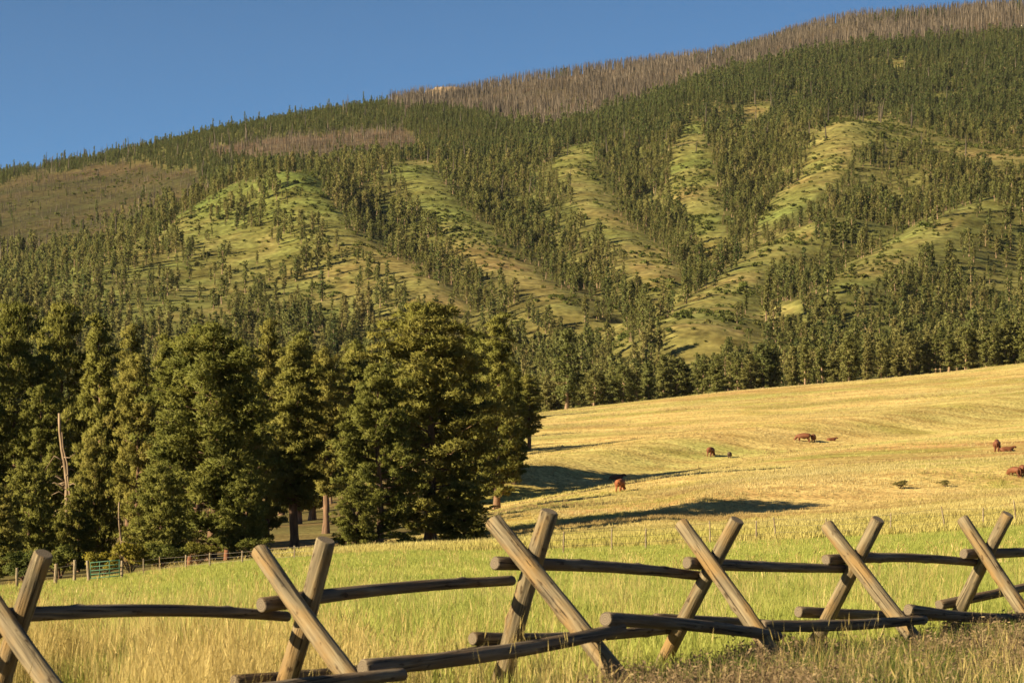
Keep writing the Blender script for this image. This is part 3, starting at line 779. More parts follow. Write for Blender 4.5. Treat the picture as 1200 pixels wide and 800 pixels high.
# low shrubs in the openings
HSHR = [shrub_mesh(501 + i, 1.6, 1.3, 60, 0.8, 0.5, 2, M_hillshrub)[1] for i in range(3)]
N = 130000
px, D = area_samples(N, 760, 2300); X = (px - CX) / F * D; z = gz(px, D); py = HY - (z - CZ) / D * F
cl, br, bm_, bt = regions(px, py)
sd = (0.10 + 0.55 * sstep(0.50, 0.68, fbm(X / 40, D / 40, 95, 3))) * (1 - bt) * (1 - bm_) * (0.4 + 0.6 * cl) * (1 - 0.5 * br)
k = rng.uniform(0, 1, N) < sd
scatter('hillside_shrubs', np.stack([X[k], D[k], z[k]], 1), rng.uniform(0, 6.28, k.sum()), rng.gamma(4, 0.14, k.sum()) + 0.15, rng.integers(0, 3, k.sum()), HSHR, 'low green shrubs in the openings of the slope')

# ------------------------------------------------------------------ grass
def grass_tuft(seed, n, h, spread, w, lean, m, heads=0, name='grass_tuft'):
    rg = np.random.default_rng(seed); b = MB()
    for q in range(n):
        a = rg.uniform(0, 6.28); r = spread * math.sqrt(rg.uniform()); p0 = np.array([math.cos(a) * r, math.sin(a) * r, -0.02])
        hh = h * rg.uniform(0.55, 1.15); la = rg.uniform(0, 6.28); ln = lean * hh * rg.uniform(0.2, 1.2)
        d = np.array([math.cos(la), math.sin(la), 0]); s = np.array([-d[1], d[0], 0]) if rg.uniform() < 0.5 else d * 0.3 + np.array([-d[1], d[0], 0]) * 0.9
        ww = w * rg.uniform(0.6, 1.2)
        p1 = p0 + np.array([0, 0, hh * 0.55]) + d * ln * 0.3; p2 = p0 + np.array([0, 0, hh]) + d * ln
        b.add([p0 - s * ww * .5, p0 + s * ww * .5, p1 + s * ww * .42, p1 - s * ww * .42, p2], [(3, 2, 4)], [(0, 1, 2, 3)])
        if rg.uniform() < heads:
            for e in range(2):
                s2 = unit(rg.standard_normal(3)); u = unit(p2 - p1); hl = 0.10 * h + 0.03
                b.add([p2 - u * hl * .4, p2 + s2 * ww * 1.0, p2 + u * hl, p2 - s2 * ww * 1.0], None, [(0, 1, 2, 3)])
    return b.mesh(name, [m], False)

def weed(seed, m, h=0.5):
    rg = np.random.default_rng(seed); b = MB()
    for q in range(5):
        a = rg.uniform(0, 6.28); hh = h * rg.uniform(0.6, 1.15); ln = hh * rg.uniform(0.1, 0.5)
        tip = np.array([math.cos(a) * ln, math.sin(a) * ln, hh])
        b.add(*tube([(0, 0, -0.02), tuple(tip * 0.5 + np.array([0, 0, .04])), tuple(tip)], [0.004, 0.003, 0.0015], 3, False))
        for e in range(9):
            t = rg.uniform(0.3, 1.0); p = tip * t + rg.normal(0, 0.045 * h * 2, 3) * np.array([1, 1, .5]); s1 = unit(rg.standard_normal(3)); s2 = unit(rg.standard_normal(3)); L = rg.uniform(0.012, 0.04)
            b.add([p - s1 * L, p + s2 * L * .4, p + s1 * L, p - s2 * L * .4], None, [(0, 1, 2, 3)])
    return b.mesh('weed', [m], False)

T_green = [grass_tuft(601 + i, 16, 0.20, 0.16, 0.011, 0.5, M_grass_green) for i in range(4)]
T_green2 = [grass_tuft(611 + i, 14, 0.20, 0.30, 0.016, 0.5, M_grass_green) for i in range(3)]
T_gold = [grass_tuft(621 + i, 16, 0.50, 0.15, 0.0045, 0.42, M_grass_gold, 0.35) for i in range(4)]
T_gold2 = [grass_tuft(631 + i, 11, 0.60, 0.28, 0.020, 0.40, M_grass_gold, 0.6) for i in range(4)]
T_field = [grass_tuft(641 + i, 12, 0.42, 0.42, 0.050, 0.5, M_grass_field) for i in range(4)]
T_field_far = [grass_tuft(651 + i, 10, 0.42, 0.9, 0.11, 0.55, M_grass_field) for i in range(3)]
W_brown = [weed(661 + i, M_weed) for i in range(4)]; W_green = [grass_tuft(671 + i, 12, 0.30, 0.12, 0.014, 0.6, M_weed_green) for i in range(3)]

def spread(n, d0, d1, p0=-90, p1=1290, near_bias=2.0):
    D = (rng.uniform(d0 ** near_bias, d1 ** near_bias, n)) ** (1 / near_bias); px = rng.uniform(p0, p1, n)
    return px, D, (px - CX) / F * D
def put(name, px, D, keep, sc, protos, label):
    px, D = px[keep], D[keep]; sc = sc[keep] if np.ndim(sc) else np.full(keep.sum(), sc); m = keep.sum()
    P = np.stack([(px - CX) / F * D, D, gz(px, D)], 1)
    scatter(name, P, rng.uniform(0, 6.28, m), sc, rng.integers(0, len(protos), m), protos, label, tilt=rng.normal(0, 0.08, (m, 2)))

u01 = lambda m: rng.uniform(0, 1, m)
# short green meadow
px, D, X = spread(104000, 9, 48, -600, 1800); nz = fbm(X / 2.2, D / 2.2, 111, 3)
lowR = sstep(520, 760, px)                                   # bank of weeds along the fence on the right
wl_f = lambda px: np.interp(px, [-100, 300, 520, 700, 900, 1100, 1300], [7, 8, 10, 14.6, 17.2, 19.5, 21.2]) # where the weed bank ends
put('meadow_grass', px, D, (u01(len(px)) < 0.35 + 0.65 * sstep(22, 34, D)) & (D > wl_f(px)), rng.uniform(0.55, 1.0, len(px)), T_green, 'short green grass of the near meadow')
px, D, X = spread(70000, 42, 112, -300, 1500); 
put('meadow_grass', px, D, D < 108 + (fbm(X / 8, D / 8, 113, 2) - .5) * 8, rng.uniform(0.6, 1.15, len(px)), T_green2, 'green grass of the meadow out to the wire fence')
# tall dry grass near the fence, mostly on the left
px, D, X = spread(90000, 9, 40, -600, 1800); nz = fbm(X / 1.6, D / 3.0, 115, 3)
lim = np.interp(px, [-100, 0, 300, 560, 800, 1300], [20, 19.5, 18.5, 17.5, 17, 18]) + (fbm(X / 2, D / 3, 117, 2) - .5) * 5
prob = sstep(lim + 3, lim - 2, D) * np.interp(px, [-100, 300, 520, 700, 1300], [1, .85, .16, .09, .10]) * 0.75 * sstep(0.30, 0.55, nz) + 0.012 * (D > 20)
put('dry_grass', px, D, (u01(len(px)) < prob) & (D > np.interp(px, [-100, 150, 260, 520, 600], [11, 12.5, 14.6, 15.5, 13])), rng.uniform(0.6, 1.15, len(px)), T_gold, 'tall dry yellow grass standing along the log fence')
px, D, X = spread(9000, 40, 112); prob = 0.10 * sstep(0.45, 0.65, fbm(X / 5, D / 8, 119, 3)) + 0.02
put('dry_grass', px, D, u01(len(px)) < prob, rng.uniform(0.5, 0.9, len(px)), T_gold2, 'scattered dry stems in the green meadow')
# weeds bottom right
px, D, X = spread(40000, 9, 25, 380, 1800); nz = fbm(X / 0.9, D / 0.9, 121, 3)
wl2 = np.interp(px, [380, 520, 700, 900, 1100, 1300], [9, 11.5, 15.0, 17.6, 19.8, 21.5]) + (fbm(X / 1.2, D / 1.2, 123, 2) - .5) * 2
inb = (D < wl2)
put('brown_weeds', px, D, inb & (u01(len(px)) < 0.22 + 0.7 * sstep(0.42, 0.60, nz)), rng.uniform(0.28, 0.66, len(px)), W_brown, 'brown seeding weeds along the foot of the log fence')
put('green_weeds', px, D, inb & (u01(len(px)) < 0.9 * sstep(0.58, 0.44, nz) + 0.2), rng.uniform(0.45, 0.95, len(px)), W_green, 'green grass among the brown weeds at the fence foot')
# golden field
edge_f = lambda D: np.interp(D, [104, 130, 165, 200, 260, 330, 420, 500, 560], [300, 370, 420, 520, 566, 598, 606, 612, 612])
px, D, X = spread(60000, 104, 235, 250, 1290); tall = sstep(150, 120, D)
put('field_grass', px, D, (px > edge_f(D)) & (u01(len(px)) < 0.28 + 0.72 * np.maximum(tall, sstep(0.42, 0.62, fbm(X / 9, D / 16, 131, 3)))), rng.uniform(0.35, 0.7, len(px)) * (1 + 1.3 * tall * fbm(X / 6, D / 9, 133, 2)), T_field, 'golden grass on the lower field')
px, D, X = spread(30000, 140, 460, 500, 1290)
put('field_grass', px, D, (px > edge_f(D)) & (u01(len(px)) < 0.55 * sstep(0.50, 0.66, fbm(X / 14, D / 9, 137, 3))), rng.uniform(0.5, 1.0, len(px)), T_field, 'taller grass drifts across the golden field')
px, D, X = spread(34000, 225, 560, 500, 1290)
put('field_grass', px, D, (px > edge_f(D)) & (u01(len(px)) < 0.2 + 0.8 * sstep(0.40, 0.62, fbm(X / 30, D / 12, 135, 3))), rng.uniform(0.3, 0.6, len(px)), T_field_far, 'golden grass on the upper field')

# ------------------------------------------------------------------ log fence
def wood_mat(name, c0, c1, c2, orange):
    m, n, l = mat(name)
    out = n.new('ShaderNodeOutputMaterial'); pb = n.new('ShaderNodeBsdfPrincipled'); pb.inputs['Roughness'].default_value = 0.8
    pb.inputs['Specular IOR Level'].default_value = 0.3
    tc = n.new('ShaderNodeTexCoord'); oi = n.new('ShaderNodeObjectInfo')
    ofs = n.new('ShaderNodeVectorMath'); ofs.operation = 'MULTIPLY_ADD'; ofs.inputs[1].default_value = (1, 1, 1)
    cmb = n.new('ShaderNodeMath'); cmb.operation = 'MULTIPLY'; cmb.inputs[1].default_value = 40
    l.new(oi.outputs['Random'], cmb.inputs[0]); l.new(tc.outputs['Object'], ofs.inputs[0]); l.new(cmb.outputs[0], ofs.inputs[2])
    def nz(scale, det, sv):
        mp = n.new('ShaderNodeMapping'); mp.inputs['Scale'].default_value = sv
        z = n.new('ShaderNodeTexNoise'); z.inputs['Scale'].default_value = scale; z.inputs['Detail'].default_value = det
        l.new(ofs.outputs[0], mp.inputs['Vector']); l.new(mp.outputs[0], z.inputs['Vector']); return z
    grain = nz(1, 6, (38, 38, 2.2)); patch = nz(1, 4, (7, 7, 2.6)); crack = nz(1, 3, (60, 60, 1.1)); spot = nz(1, 2, (22, 22, 9))
    r1 = ramp(n, [(0.28, c0), (0.5, c1), (0.74, c2)]); l.new(grain.outputs['Fac'], r1.inputs['Fac'])
    r2 = ramp(n, [(0.46, (0, 0, 0)), (0.66, (1, 1, 1))]); l.new(patch.outputs['Fac'], r2.inputs['Fac'])
    mx = n.new('ShaderNodeMix'); mx.data_type = 'RGBA'; l.new(r2.outputs['Color'], mx.inputs[0]); l.new(r1.outputs['Color'], mx.inputs[6]); mx.inputs[7].default_value = (*orange, 1)
    r3 = ramp(n, [(0.33, (0.25, 0.21, 0.17)), (0.39, (1, 1, 1))]); l.new(crack.outputs['Fac'], r3.inputs['Fac'])
    m2 = n.new('ShaderNodeMix'); m2.data_type = 'RGBA'; m2.blend_type = 'MULTIPLY'; m2.inputs[0].default_value = 1; l.new(mx.outputs[2], m2.inputs[6]); l.new(r3.outputs['Color'], m2.inputs[7])
    r4 = ramp(n, [(0.30, (0.35, 0.29, 0.24)), (0.38, (1, 1, 1))]); l.new(spot.outputs['Fac'], r4.inputs['Fac'])
    m3 = n.new('ShaderNodeMix'); m3.data_type = 'RGBA'; m3.blend_type = 'MULTIPLY'; m3.inputs[0].default_value = 1; l.new(m2.outputs[2], m3.inputs[6]); l.new(r4.outputs['Color'], m3.inputs[7])
    l.new(m3.outputs[2], pb.inputs['Base Color'])
    bp = n.new('ShaderNodeBump'); bp.inputs['Strength'].default_value = 0.9; bp.inputs['Distance'].default_value = 0.014
    ad = n.new('ShaderNodeMath'); ad.operation = 'ADD'; l.new(grain.outputs['Fac'], ad.inputs[0]); l.new(r3.outputs['Color'], ad.inputs[1])
    l.new(ad.outputs[0], bp.inputs['Height']); l.new(bp.outputs[0], pb.inputs['Normal']); l.new(pb.outputs[0], out.inputs['Surface'])
    return m
M_leg = wood_mat('weathered_log', (0.050, 0.039, 0.025), (0.150, 0.116, 0.070), (0.255, 0.205, 0.125), (0.205, 0.128, 0.050))
M_rail = wood_mat('weathered_rail', (0.045, 0.034, 0.024), (0.130, 0.097, 0.065), (0.23, 0.18, 0.122), (0.12, 0.075, 0.040))
def end_mat(name):
    m, n, l = mat(name)
    out = n.new('ShaderNodeOutputMaterial'); pb = n.new('ShaderNodeBsdfPrincipled'); pb.inputs['Roughness'].default_value = 0.85
    tc = n.new('ShaderNodeTexCoord'); w = n.new('ShaderNodeTexWave'); w.wave_type = 'RINGS'; w.rings_direction = 'Z'; w.inputs['Scale'].default_value = 22; w.inputs['Distortion'].default_value = 3
    l.new(tc.outputs['Object'], w.inputs['Vector']); r = ramp(n, [(0.2, (0.07, 0.052, 0.036)), (0.8, (0.16, 0.122, 0.080))])
    l.new(w.outputs['Fac'], r.inputs['Fac']); l.new(r.outputs['Color'], pb.inputs['Base Color']); l.new(pb.outputs[0], out.inputs['Surface'])
    return m
M_end = end_mat('sawn_log_end')

def log_obj(name, p0, p1, r0, r1, parent, m, seed, bend=0.012, label=None):
    """a peeled log from p0 to p1: local +Z along it, knots, slight bow, bevelled sawn ends"""
    rg = np.random.default_rng(seed)
    p0 = Vector(p0); p1 = Vector(p1); L = (p1 - p0).length; n = 20; m_ = max(16, int(L / 0.07))
    t = np.linspace(0, 1, m_); a = np.arange(n) / n * 2 * np.pi
    rad = r0 + (r1 - r0) * t
    ph = rg.uniform(0, 6.28, 4)
    R = rad[:, None] * (1 + 0.035 * np.sin(2 * a[None] + ph[0] + 1.5 * t[:, None]) + 0.02 * np.sin(3 * a[None] + ph[1]) + 0.055 * (fbm(a[None] * 1.5 + 0 * t[:, None], t[:, None] * L * 3 + 0 * a[None], seed, 3) - .5) * 2)
    for q in range(int(L * 2.2)):
        tk, ak, s = rg.uniform(0.05, 0.95), rg.uniform(0, 6.28), rg.uniform(0.02, 0.045)
        da = (a[None] - ak + np.pi) % (2 * np.pi) - np.pi
        R += 0.24 * r0 * np.exp(-((da * r0) ** 2 + ((t[:, None] - tk) * L) ** 2) / (s * s))
    bx = bend * L * np.sin(np.pi * t + rg.normal(0, .2)) * math.cos(ph[2]); by = bend * L * np.sin(np.pi * t + rg.normal(0, .2)) * math.sin(ph[2])
    bx -= bx[0] + (bx[-1] - bx[0]) * t; by -= by[0] + (by[-1] - by[0]) * t
    V = np.stack([bx[:, None] + R * np.cos(a), by[:, None] + R * np.sin(a), (t * L)[:, None] + 0 * R], -1)
    rings = [V[0] * np.array([.86, .86, 1]) - np.array([0, 0, .010])] + list(V) + [(V[-1] - V[-1].mean(0)) * np.array([.86, .86, 1]) + V[-1].mean(0) + np.array([0, 0, .010])]
    V = np.array(rings); mm = len(V)
    i = np.arange(mm - 1)[:, None] * n; j = np.arange(n)[None]; k = (j + 1) % n
    Q = np.stack([i + j, i + k, i + n + k, i + n + j], -1).reshape(-1, 4)
    Vf = V.reshape(-1, 3); c0 = len(Vf); Vf = np.vstack([Vf, V[0].mean(0), V[-1].mean(0)])
    T = []
    for q in range(n):
        T.append((c0, (q + 1) % n, q)); T.append((c0 + 1, (mm - 1) * n + q, (mm - 1) * n + (q + 1) % n))
    mi = np.concatenate([np.ones(len(T)), np.zeros(len(Q))])
    me = mesh_arrays(name, Vf, [np.array(T), Q], [m, M_end], True, mi)
    sm = np.ones(len(me.polygons), bool); sm[:len(T)] = False; me.polygons.foreach_set('use_smooth', sm)
    o = link(bpy.data.objects.new(name, me), parent)
    q = (p1 - p0).to_track_quat('Z', 'Y')
    o.matrix_local = Matrix.Translation(p0) @ q.to_matrix().to_4x4()
    if label: o['label'] = label
    return o

fence = empty('log_fence', (0, 0, 0), 'weathered buck-and-rail fence of crossed logs in the foreground', 'fence')
FD = Vector((0.693, 0.721, 0)); KU = 0.721 / 0.693            # fence runs away to the right; bucks stand square to it
BUCKS = [  # crossing px, distance, leg A top/foot, leg B top/foot, radius
 (8, 12.85, (-27, 660), (112, 856), (41, 650), (-22, 852), 0.066),
 (350, 14.5, (313, 645), (440, 818), (373, 634), (320, 820), 0.074),
 (622, 16.2, (586, 611), (748, 812), (636, 600), (578, 812), 0.080),
 (843, 17.8, (804, 613), (932, 797), (858, 610), (762, 797), 0.070),
 (1003, 19.3, (974, 615), (1106, 783), (1024, 609), (935, 780), 0.072),
 (1158, 20.8, (1132, 608), (1238, 766), (1177, 603), (1098, 764), 0.070),
 (1314, 22.4, (1284, 605), (1384, 755), (1332, 602), (1258, 752), 0.070),
 (-435, 11.2, (-480, 712), (-322, 938), (-398, 700), (-480, 938), 0.070),
]
def plane_pt(b, px, py, off=0.0):
    c, d = BUCKS[b][0], BUCKS[b][1]
    k = 0.693 / 0.721
    Xc = (c - CX) / F * d
    D = (Xc + k * d) / ((px - CX) / F + k)
    return Vector(((px - CX) / F * D, D, CZ + (HY - py) / F * D)) + FD * off
for b, (c, d, at_, af, bt_, bf, r) in enumerate(BUCKS):
    af = tuple(f_ + 0.10 * (f_ - t_) for f_, t_ in zip(af, at_)); bf = tuple(f_ + 0.10 * (f_ - t_) for f_, t_ in zip(bf, bt_))
    e = empty('buck', plane_pt(b, c, 700), parent=fence)
    o0 = Vector(e.location)
    log_obj('leg', plane_pt(b, *af, -r * 0.9) - o0, plane_pt(b, *at_, -r * 0.9) - o0, r * 1.0, r * 0.86, e, M_leg, 700 + b)
    log_obj('leg', plane_pt(b, *bf, r * 0.9) - o0, plane_pt(b, *bt_, r * 0.9) - o0, r * 0.98, r * 0.86, e, M_leg, 720 + b)
def rail(name, b0, s, b1, e_, ext0, ext1, r, seed, off0=0.0, off1=0.0):
    p = plane_pt(b0, *s); q = plane_pt(b1, *e_); u = (q - p).normalized()
    log_obj(name, p - u * ext0 , q + u * ext1, r * 1.04, r * 0.80, fence, M_rail, seed, 0.016)
T = 'top_rail'; Lw = 'lower_rail'
rail(T, 7, (-455, 776), 0, (-14, 742), 0.18, 0.08, 0.048, 800)
rail(Lw, 7, (-330, 905), 0, (88, 838), 0.1, 0.12, 0.050, 810)
rail(T, 0, (6, 722), 1, (322, 722), 0.16, 0.12, 0.046, 801)
rail(T, 1, (334, 706), 2, (590, 681), 0.22, 0.10, 0.050, 802)
rail(T, 2, (601, 661), 3, (812, 674), 0.20, 0.10, 0.050, 803)
rail(T, 3, (822, 660), 4, (985, 666), 0.19, 0.10, 0.050, 804)
rail(T, 4, (984, 656), 5, (1140, 659), 0.20, 0.10, 0.049, 805)
rail(T, 5, (1144, 648), 6, (1302, 640), 0.20, 0.30, 0.049, 806)
rail(Lw, 0, (100, 850), 1, (452, 793), 0.6, 0.15, 0.052, 811)
rail(Lw, 1, (434, 781), 2, (710, 739), 0.06, 0.18, 0.056, 812)
rail(Lw, 2, (710, 725), 3, (900, 744), 0.0, 0.16, 0.054, 813)
rail(Lw, 3, (893, 733), 4, (1072, 726), 0.0, 0.14, 0.050, 814)
rail(Lw, 4, (1066, 714), 5, (1212, 722), 0.02, 0.14, 0.050, 815)
rail(Lw, 5, (1208, 709), 6, (1360, 712), 0.0, 0.14, 0.050, 816)
rail(Lw, 1, (304, 795), 2, (572, 759), 0.22, 0.10, 0.050, 821)
rail(Lw, 2, (572, 747), 3, (782, 737), 0.17, 0.08, 0.050, 822)
rail(Lw, 3, (782, 726), 4, (944, 735), 0.16, 0.08, 0.050, 823)
rail(Lw, 4, (950, 717), 5, (1106, 722), 0.18, 0.10, 0.050, 824)
rail(Lw, 5, (1112, 706), 6, (1264, 672), 0.16, 0.20, 0.050, 825)

# ------------------------------------------------------------------ wire fences, gate, stake
M_post = wood_mat('old_post', (0.12, 0.095, 0.065), (0.23, 0.18, 0.12), (0.33, 0.265, 0.18), (0.2, 0.14, 0.08))
def plain(name, c, rough=0.6, metal=0.0):
    m, n, l = mat(name); out = n.new('ShaderNodeOutputMaterial'); pb = n.new('ShaderNodeBsdfPrincipled')
    tc = n.new('ShaderNodeTexCoord'); z = n.new('ShaderNodeTexNoise'); z.inputs['Scale'].default_value = 6; z.inputs['Detail'].default_value = 4
    l.new(tc.outputs['Object'], z.inputs['Vector']); r = ramp(n, [(0.3, tuple(v * 0.7 for v in c)), (0.7, tuple(min(1, v * 1.2) for v in c))])
    l.new(z.outputs['Fac'], r.inputs['Fac']); l.new(r.outputs['Color'], pb.inputs['Base Color'])
    pb.inputs['Roughness'].default_value = rough; pb.inputs['Metallic'].default_value = metal; l.new(pb.outputs[0], out.inputs['Surface']); return m
M_wire = plain('fence_wire', (0.22, 0.19, 0.16), 0.6, 0.3)
M_rust = plain('rusty_steel', (0.30, 0.11, 0.035), 0.8)
M_stump = plain('rotting_stump', (0.15, 0.058, 0.026), 0.9)
M_gate = plain('green_gate_paint', (0.03, 0.105, 0.06), 0.6)

def wire_fence(name, posts, label, wires, seed):
    """posts: px, D, height, radius, lean"""
    root = empty(name, gpt(posts[0][0], posts[0][1]), label, 'fence'); o0 = Vector(root.location); tops = []
    for k, (px, D, h, r, lean) in enumerate(posts):
        g = Vector(gpt(px, D)); t = g + Vector((lean, 0, h))
        log_obj('post', g - o0 - Vector((0, 0, .15)), t - o0, r, r * 0.85, root, M_post, seed + k, 0.01); tops.append((g - o0, t - o0))
    for f in wires:
        b = MB()
        P = [tuple(g + (t - g) * f + Vector((0, -0.05, 0))) for g, t in tops]
        b.add(*tube(P, [0.006] * len(P), 4, False)); link(bpy.data.objects.new('wire', b.mesh('wire', [M_wire])), root)
    return root
def at_row(px, py, lo=60, hi=260): return find_D(px, py, lo, hi, ZG)
wire_fence('wire_fence', [(px, at_row(px, py), h, 0.04, ln) for px, py, h, ln in
    [(640, 651, 1.0, 0), (660, 649, 1.0, .03), (717, 646, 1.05, 0), (757, 644, 1.0, 0), (832, 638, 1.15, -.02), (886, 635, 1.05, .02), (910, 633, 1.15, -.15), (968, 631, 1.0, 0), (1044, 627, 1.1, 0), (1108, 621, 1.2, -.22), (1152, 618, 1.0, 0), (1191, 614, 1.25, -.14), (1250, 611, 1.1, 0)]],
    'thin pale posts and wires crossing the field beyond the meadow', (0.35, 0.65, 0.92), 840)
wire_fence('post_fence', [(px, at_row(px, py), h, r, ln) for px, py, h, r, ln in
    [(20, 690, 1.0, .07, 0), (65, 685, 1.0, .10, .04), (87, 683, 1.1, .085, .03)]], 'weathered fat posts left of the green gate', (0.4, 0.8), 860)
wire_fence('post_fence', [(px, at_row(px, py), h, r, ln) for px, py, h, r, ln in
    [(143, 678, .85, .07, 0), (168, 674, .8, .035, 0), (187, 671, .8, .035, 0), (218, 668, .75, .055, 0), (246, 665, .72, .05, 0), (284, 661, .65, .05, 0), (315, 659, .7, .04, 0), (345, 657, .7, .04, 0), (372, 655, .7, .035, 0)]], 'pale posts with wire running right from the green gate', (0.3, 0.6, 0.9), 880)
# gate
Dg0 = at_row(104, 682); Dg1 = at_row(141, 679); g0 = Vector(gpt(104, Dg0)); g1 = Vector(gpt(141, Dg1))
gate = empty('farm_gate', tuple(g0), 'green tubular metal gate hung on a leaning wooden post', 'gate')
log_obj('gate_post', Vector((0.03, 0, -.15)), Vector((-0.06, 0, 1.02)), 0.085, 0.075, gate, M_post, 899, 0.01)
dv = g1 - g0
for k, h in enumerate((0.18, 0.36, 0.54, 0.72, 0.92)):
    b = MB(); b.add(*tube([tuple(dv * 0.06 + Vector((0, 0, h))), tuple(dv * 0.5 + Vector((0, 0, h))), tuple(dv * 0.97 + Vector((0, 0, h)))], [.022] * 3, 8)); link(bpy.data.objects.new('bar', b.mesh('bar', [M_gate])), gate)
for f in (0.06, 0.35, 0.66, 0.97):
    b = MB(); b.add(*tube([tuple(dv * f + Vector((0, -.01, .15))), tuple(dv * f + Vector((0, -.01, .55))), tuple(dv * f + Vector((0, -.01, .95)))], [.02] * 3, 8)); link(bpy.data.objects.new('upright', b.mesh('upright', [M_gate])), gate)
# rusty steel stake in the meadow
gx = Vector(gpt(46, at_row(46, 716, 30, 100)))
b = MB(); hgt = 36 / F * gx.y
for a0, a1, w0, w1 in ((-.022, .022, -.004, .004), (-.004, .004, -.004, .034)):
    V = [(x_, y_, z_) for z_ in (-.2, hgt) for (x_, y_) in ((a0, w0), (a1, w0), (a1, w1), (a0, w1))]
    b.add(V, None, [(0, 1, 5, 4), (1, 2, 6, 5), (2, 3, 7, 6), (3, 0, 4, 7), (4, 5, 6, 7), (3, 2, 1, 0)])
for q in range(6):
    zz = hgt * (0.2 + 0.13 * q); b.add(*tube([(0, -.012, zz), (0, -.004, zz + .012)], [.009, .006], 5))
st = link(bpy.data.objects.new('steel_stake', b.mesh('steel_stake', [M_rust], False))); st.location = gx
tag(st, 'thin rusty steel stake in the meadow behind the nearest log buck', 'stake')

# ------------------------------------------------------------------ dead trunks, stumps, shrubs at the edge of the grove
def dead_tree(name, px, D, top, r, lean, branches, seed, label, m=M_dead):
    g = Vector(gpt(px, D)); base = float(proj_y(np.array([px]), np.array([D]))[0]); H = (base - top) / F * D
    rg = np.random.default_rng(seed); root = empty(name, tuple(g), label, 'dead tree')
    zt = np.linspace(-0.2, H, 10); P = np.stack([lean * zt / H + 0.10 * np.sin(zt * 1.1 + 1), 0.1 * np.sin(zt * .9), zt], 1)
    b = MB(); b.add(*tube(P, r * (1 - 0.6 * np.clip(zt / H, 0, 1)), 8, True, 0.08, rg)); link(bpy.data.objects.new('trunk', b.mesh('trunk', [m])), root)
    if branches > 8:
        P2 = P[3:] + np.stack([0.28 + 0.10 * np.sin(zt[3:] * 1.7), 0 * zt[3:] - .1, -0.12 * zt[3:]], 1)
        b = MB(); b.add(*tube(P2, r * 0.55 * (1 - 0.7 * np.linspace(0, 1, len(P2))), 7, True, 0.12, rg)); link(bpy.data.objects.new('broken_stem', b.mesh('broken_stem', [m])), root)
    for q in range(branches):
        f = rg.uniform(0.25, 0.97); z0 = H * f; az = rg.uniform(0, 6.28); ln = rg.uniform(0.6, 1.9) * (1.1 - 0.5 * f)
        x0 = lean * f; dx, dy = math.cos(az), math.sin(az) * .6
        P = [(x0, 0, z0), (x0 + dx * ln * .5, dy * ln * .5, z0 + rg.uniform(-.1, .3) * ln), (x0 + dx * ln, dy * ln, z0 + rg.uniform(-.5, .4) * ln)]
        b = MB(); b.add(*tube(P, [r * .3, r * .2, r * .06], 5, True)); link(bpy.data.objects.new('branch', b.mesh('branch', [m])), root)
dead_tree('dead_snag', 86, 143, 484, 0.20, -0.95, 26, 901, 'pale broken dead snag with bare branches in the left grove')
dead_tree('dead_snag', 141, 130, 588, 0.09, 0.0, 3, 902, 'thin bare dead trunk above the yellow-green shrub')
def stump(px, py, h, r, seed, label):
    g = Vector(gpt(px, at_row(px, py, 105, 200))); b = MB(); rg = np.random.default_rng(seed)
    b.add(*tube([(0, 0, -.1), (0.02, 0, .1), (0.0, 0.02, h * .6), (0.03, 0, h)], [r * 1.3, r * 1.05, r, r * .8], 10, True, 0.10, rg))
    for q in range(4):
        a = rg.uniform(0, 6.28); b.add(*tube([(math.cos(a) * r * .5, math.sin(a) * r * .5, h * .85), (math.cos(a) * r * .6, math.sin(a) * r * .6, h * rg.uniform(1.05, 1.25))], [r * .3, .01], 5, True))
    o = link(bpy.data.objects.new('tree_stump', b.mesh('tree_stump', [M_stump]))); o.location = g; tag(o, label, 'stump')
stump(265, 656, 0.62, 0.17, 911, 'rust-red broken stump under the big broad pine')
stump(222, 664, 0.55, 0.15, 912, 'smaller rust-brown stump behind the pale posts')

SHR = [shrub_mesh(921 + i, 1.3, 1.6, 1500, 0.16, 0.07, 3, M_shrub, 'foliage') for i in range(3)]
M_shrub_y = leaf_mat('yellow_shrub_leaves', (0.16, 0.15, 0.02), (0.26, 0.22, 0.03), (0.36, 0.28, 0.04), 0.45, 0.8)
M_shrub_o = leaf_mat('olive_shrub_leaves', (0.11, 0.10, 0.03), (0.17, 0.15, 0.045), (0.24, 0.20, 0.07), 0.4, 0.8)
SHRO = shrub_mesh(941, 1.3, 1.6, 900, 0.20, 0.05, 3, M_shrub_o, 'foliage')
SHRY = shrub_mesh(931, 1.3, 1.6, 1700, 0.16, 0.07, 3, M_shrub_y, 'foliage')
def shrub(px, D, s, h, proto, label):
    e = empty('shrub', gpt(px, D), label, 'shrub', 'shrubs along the grove'); e.scale = (s, s, h); e.rotation_euler = (0, 0, rng.uniform(0, 6.28))
    link(bpy.data.objects.new('stems', proto[0]), e); link(bpy.data.objects.new('foliage', proto[1]), e)
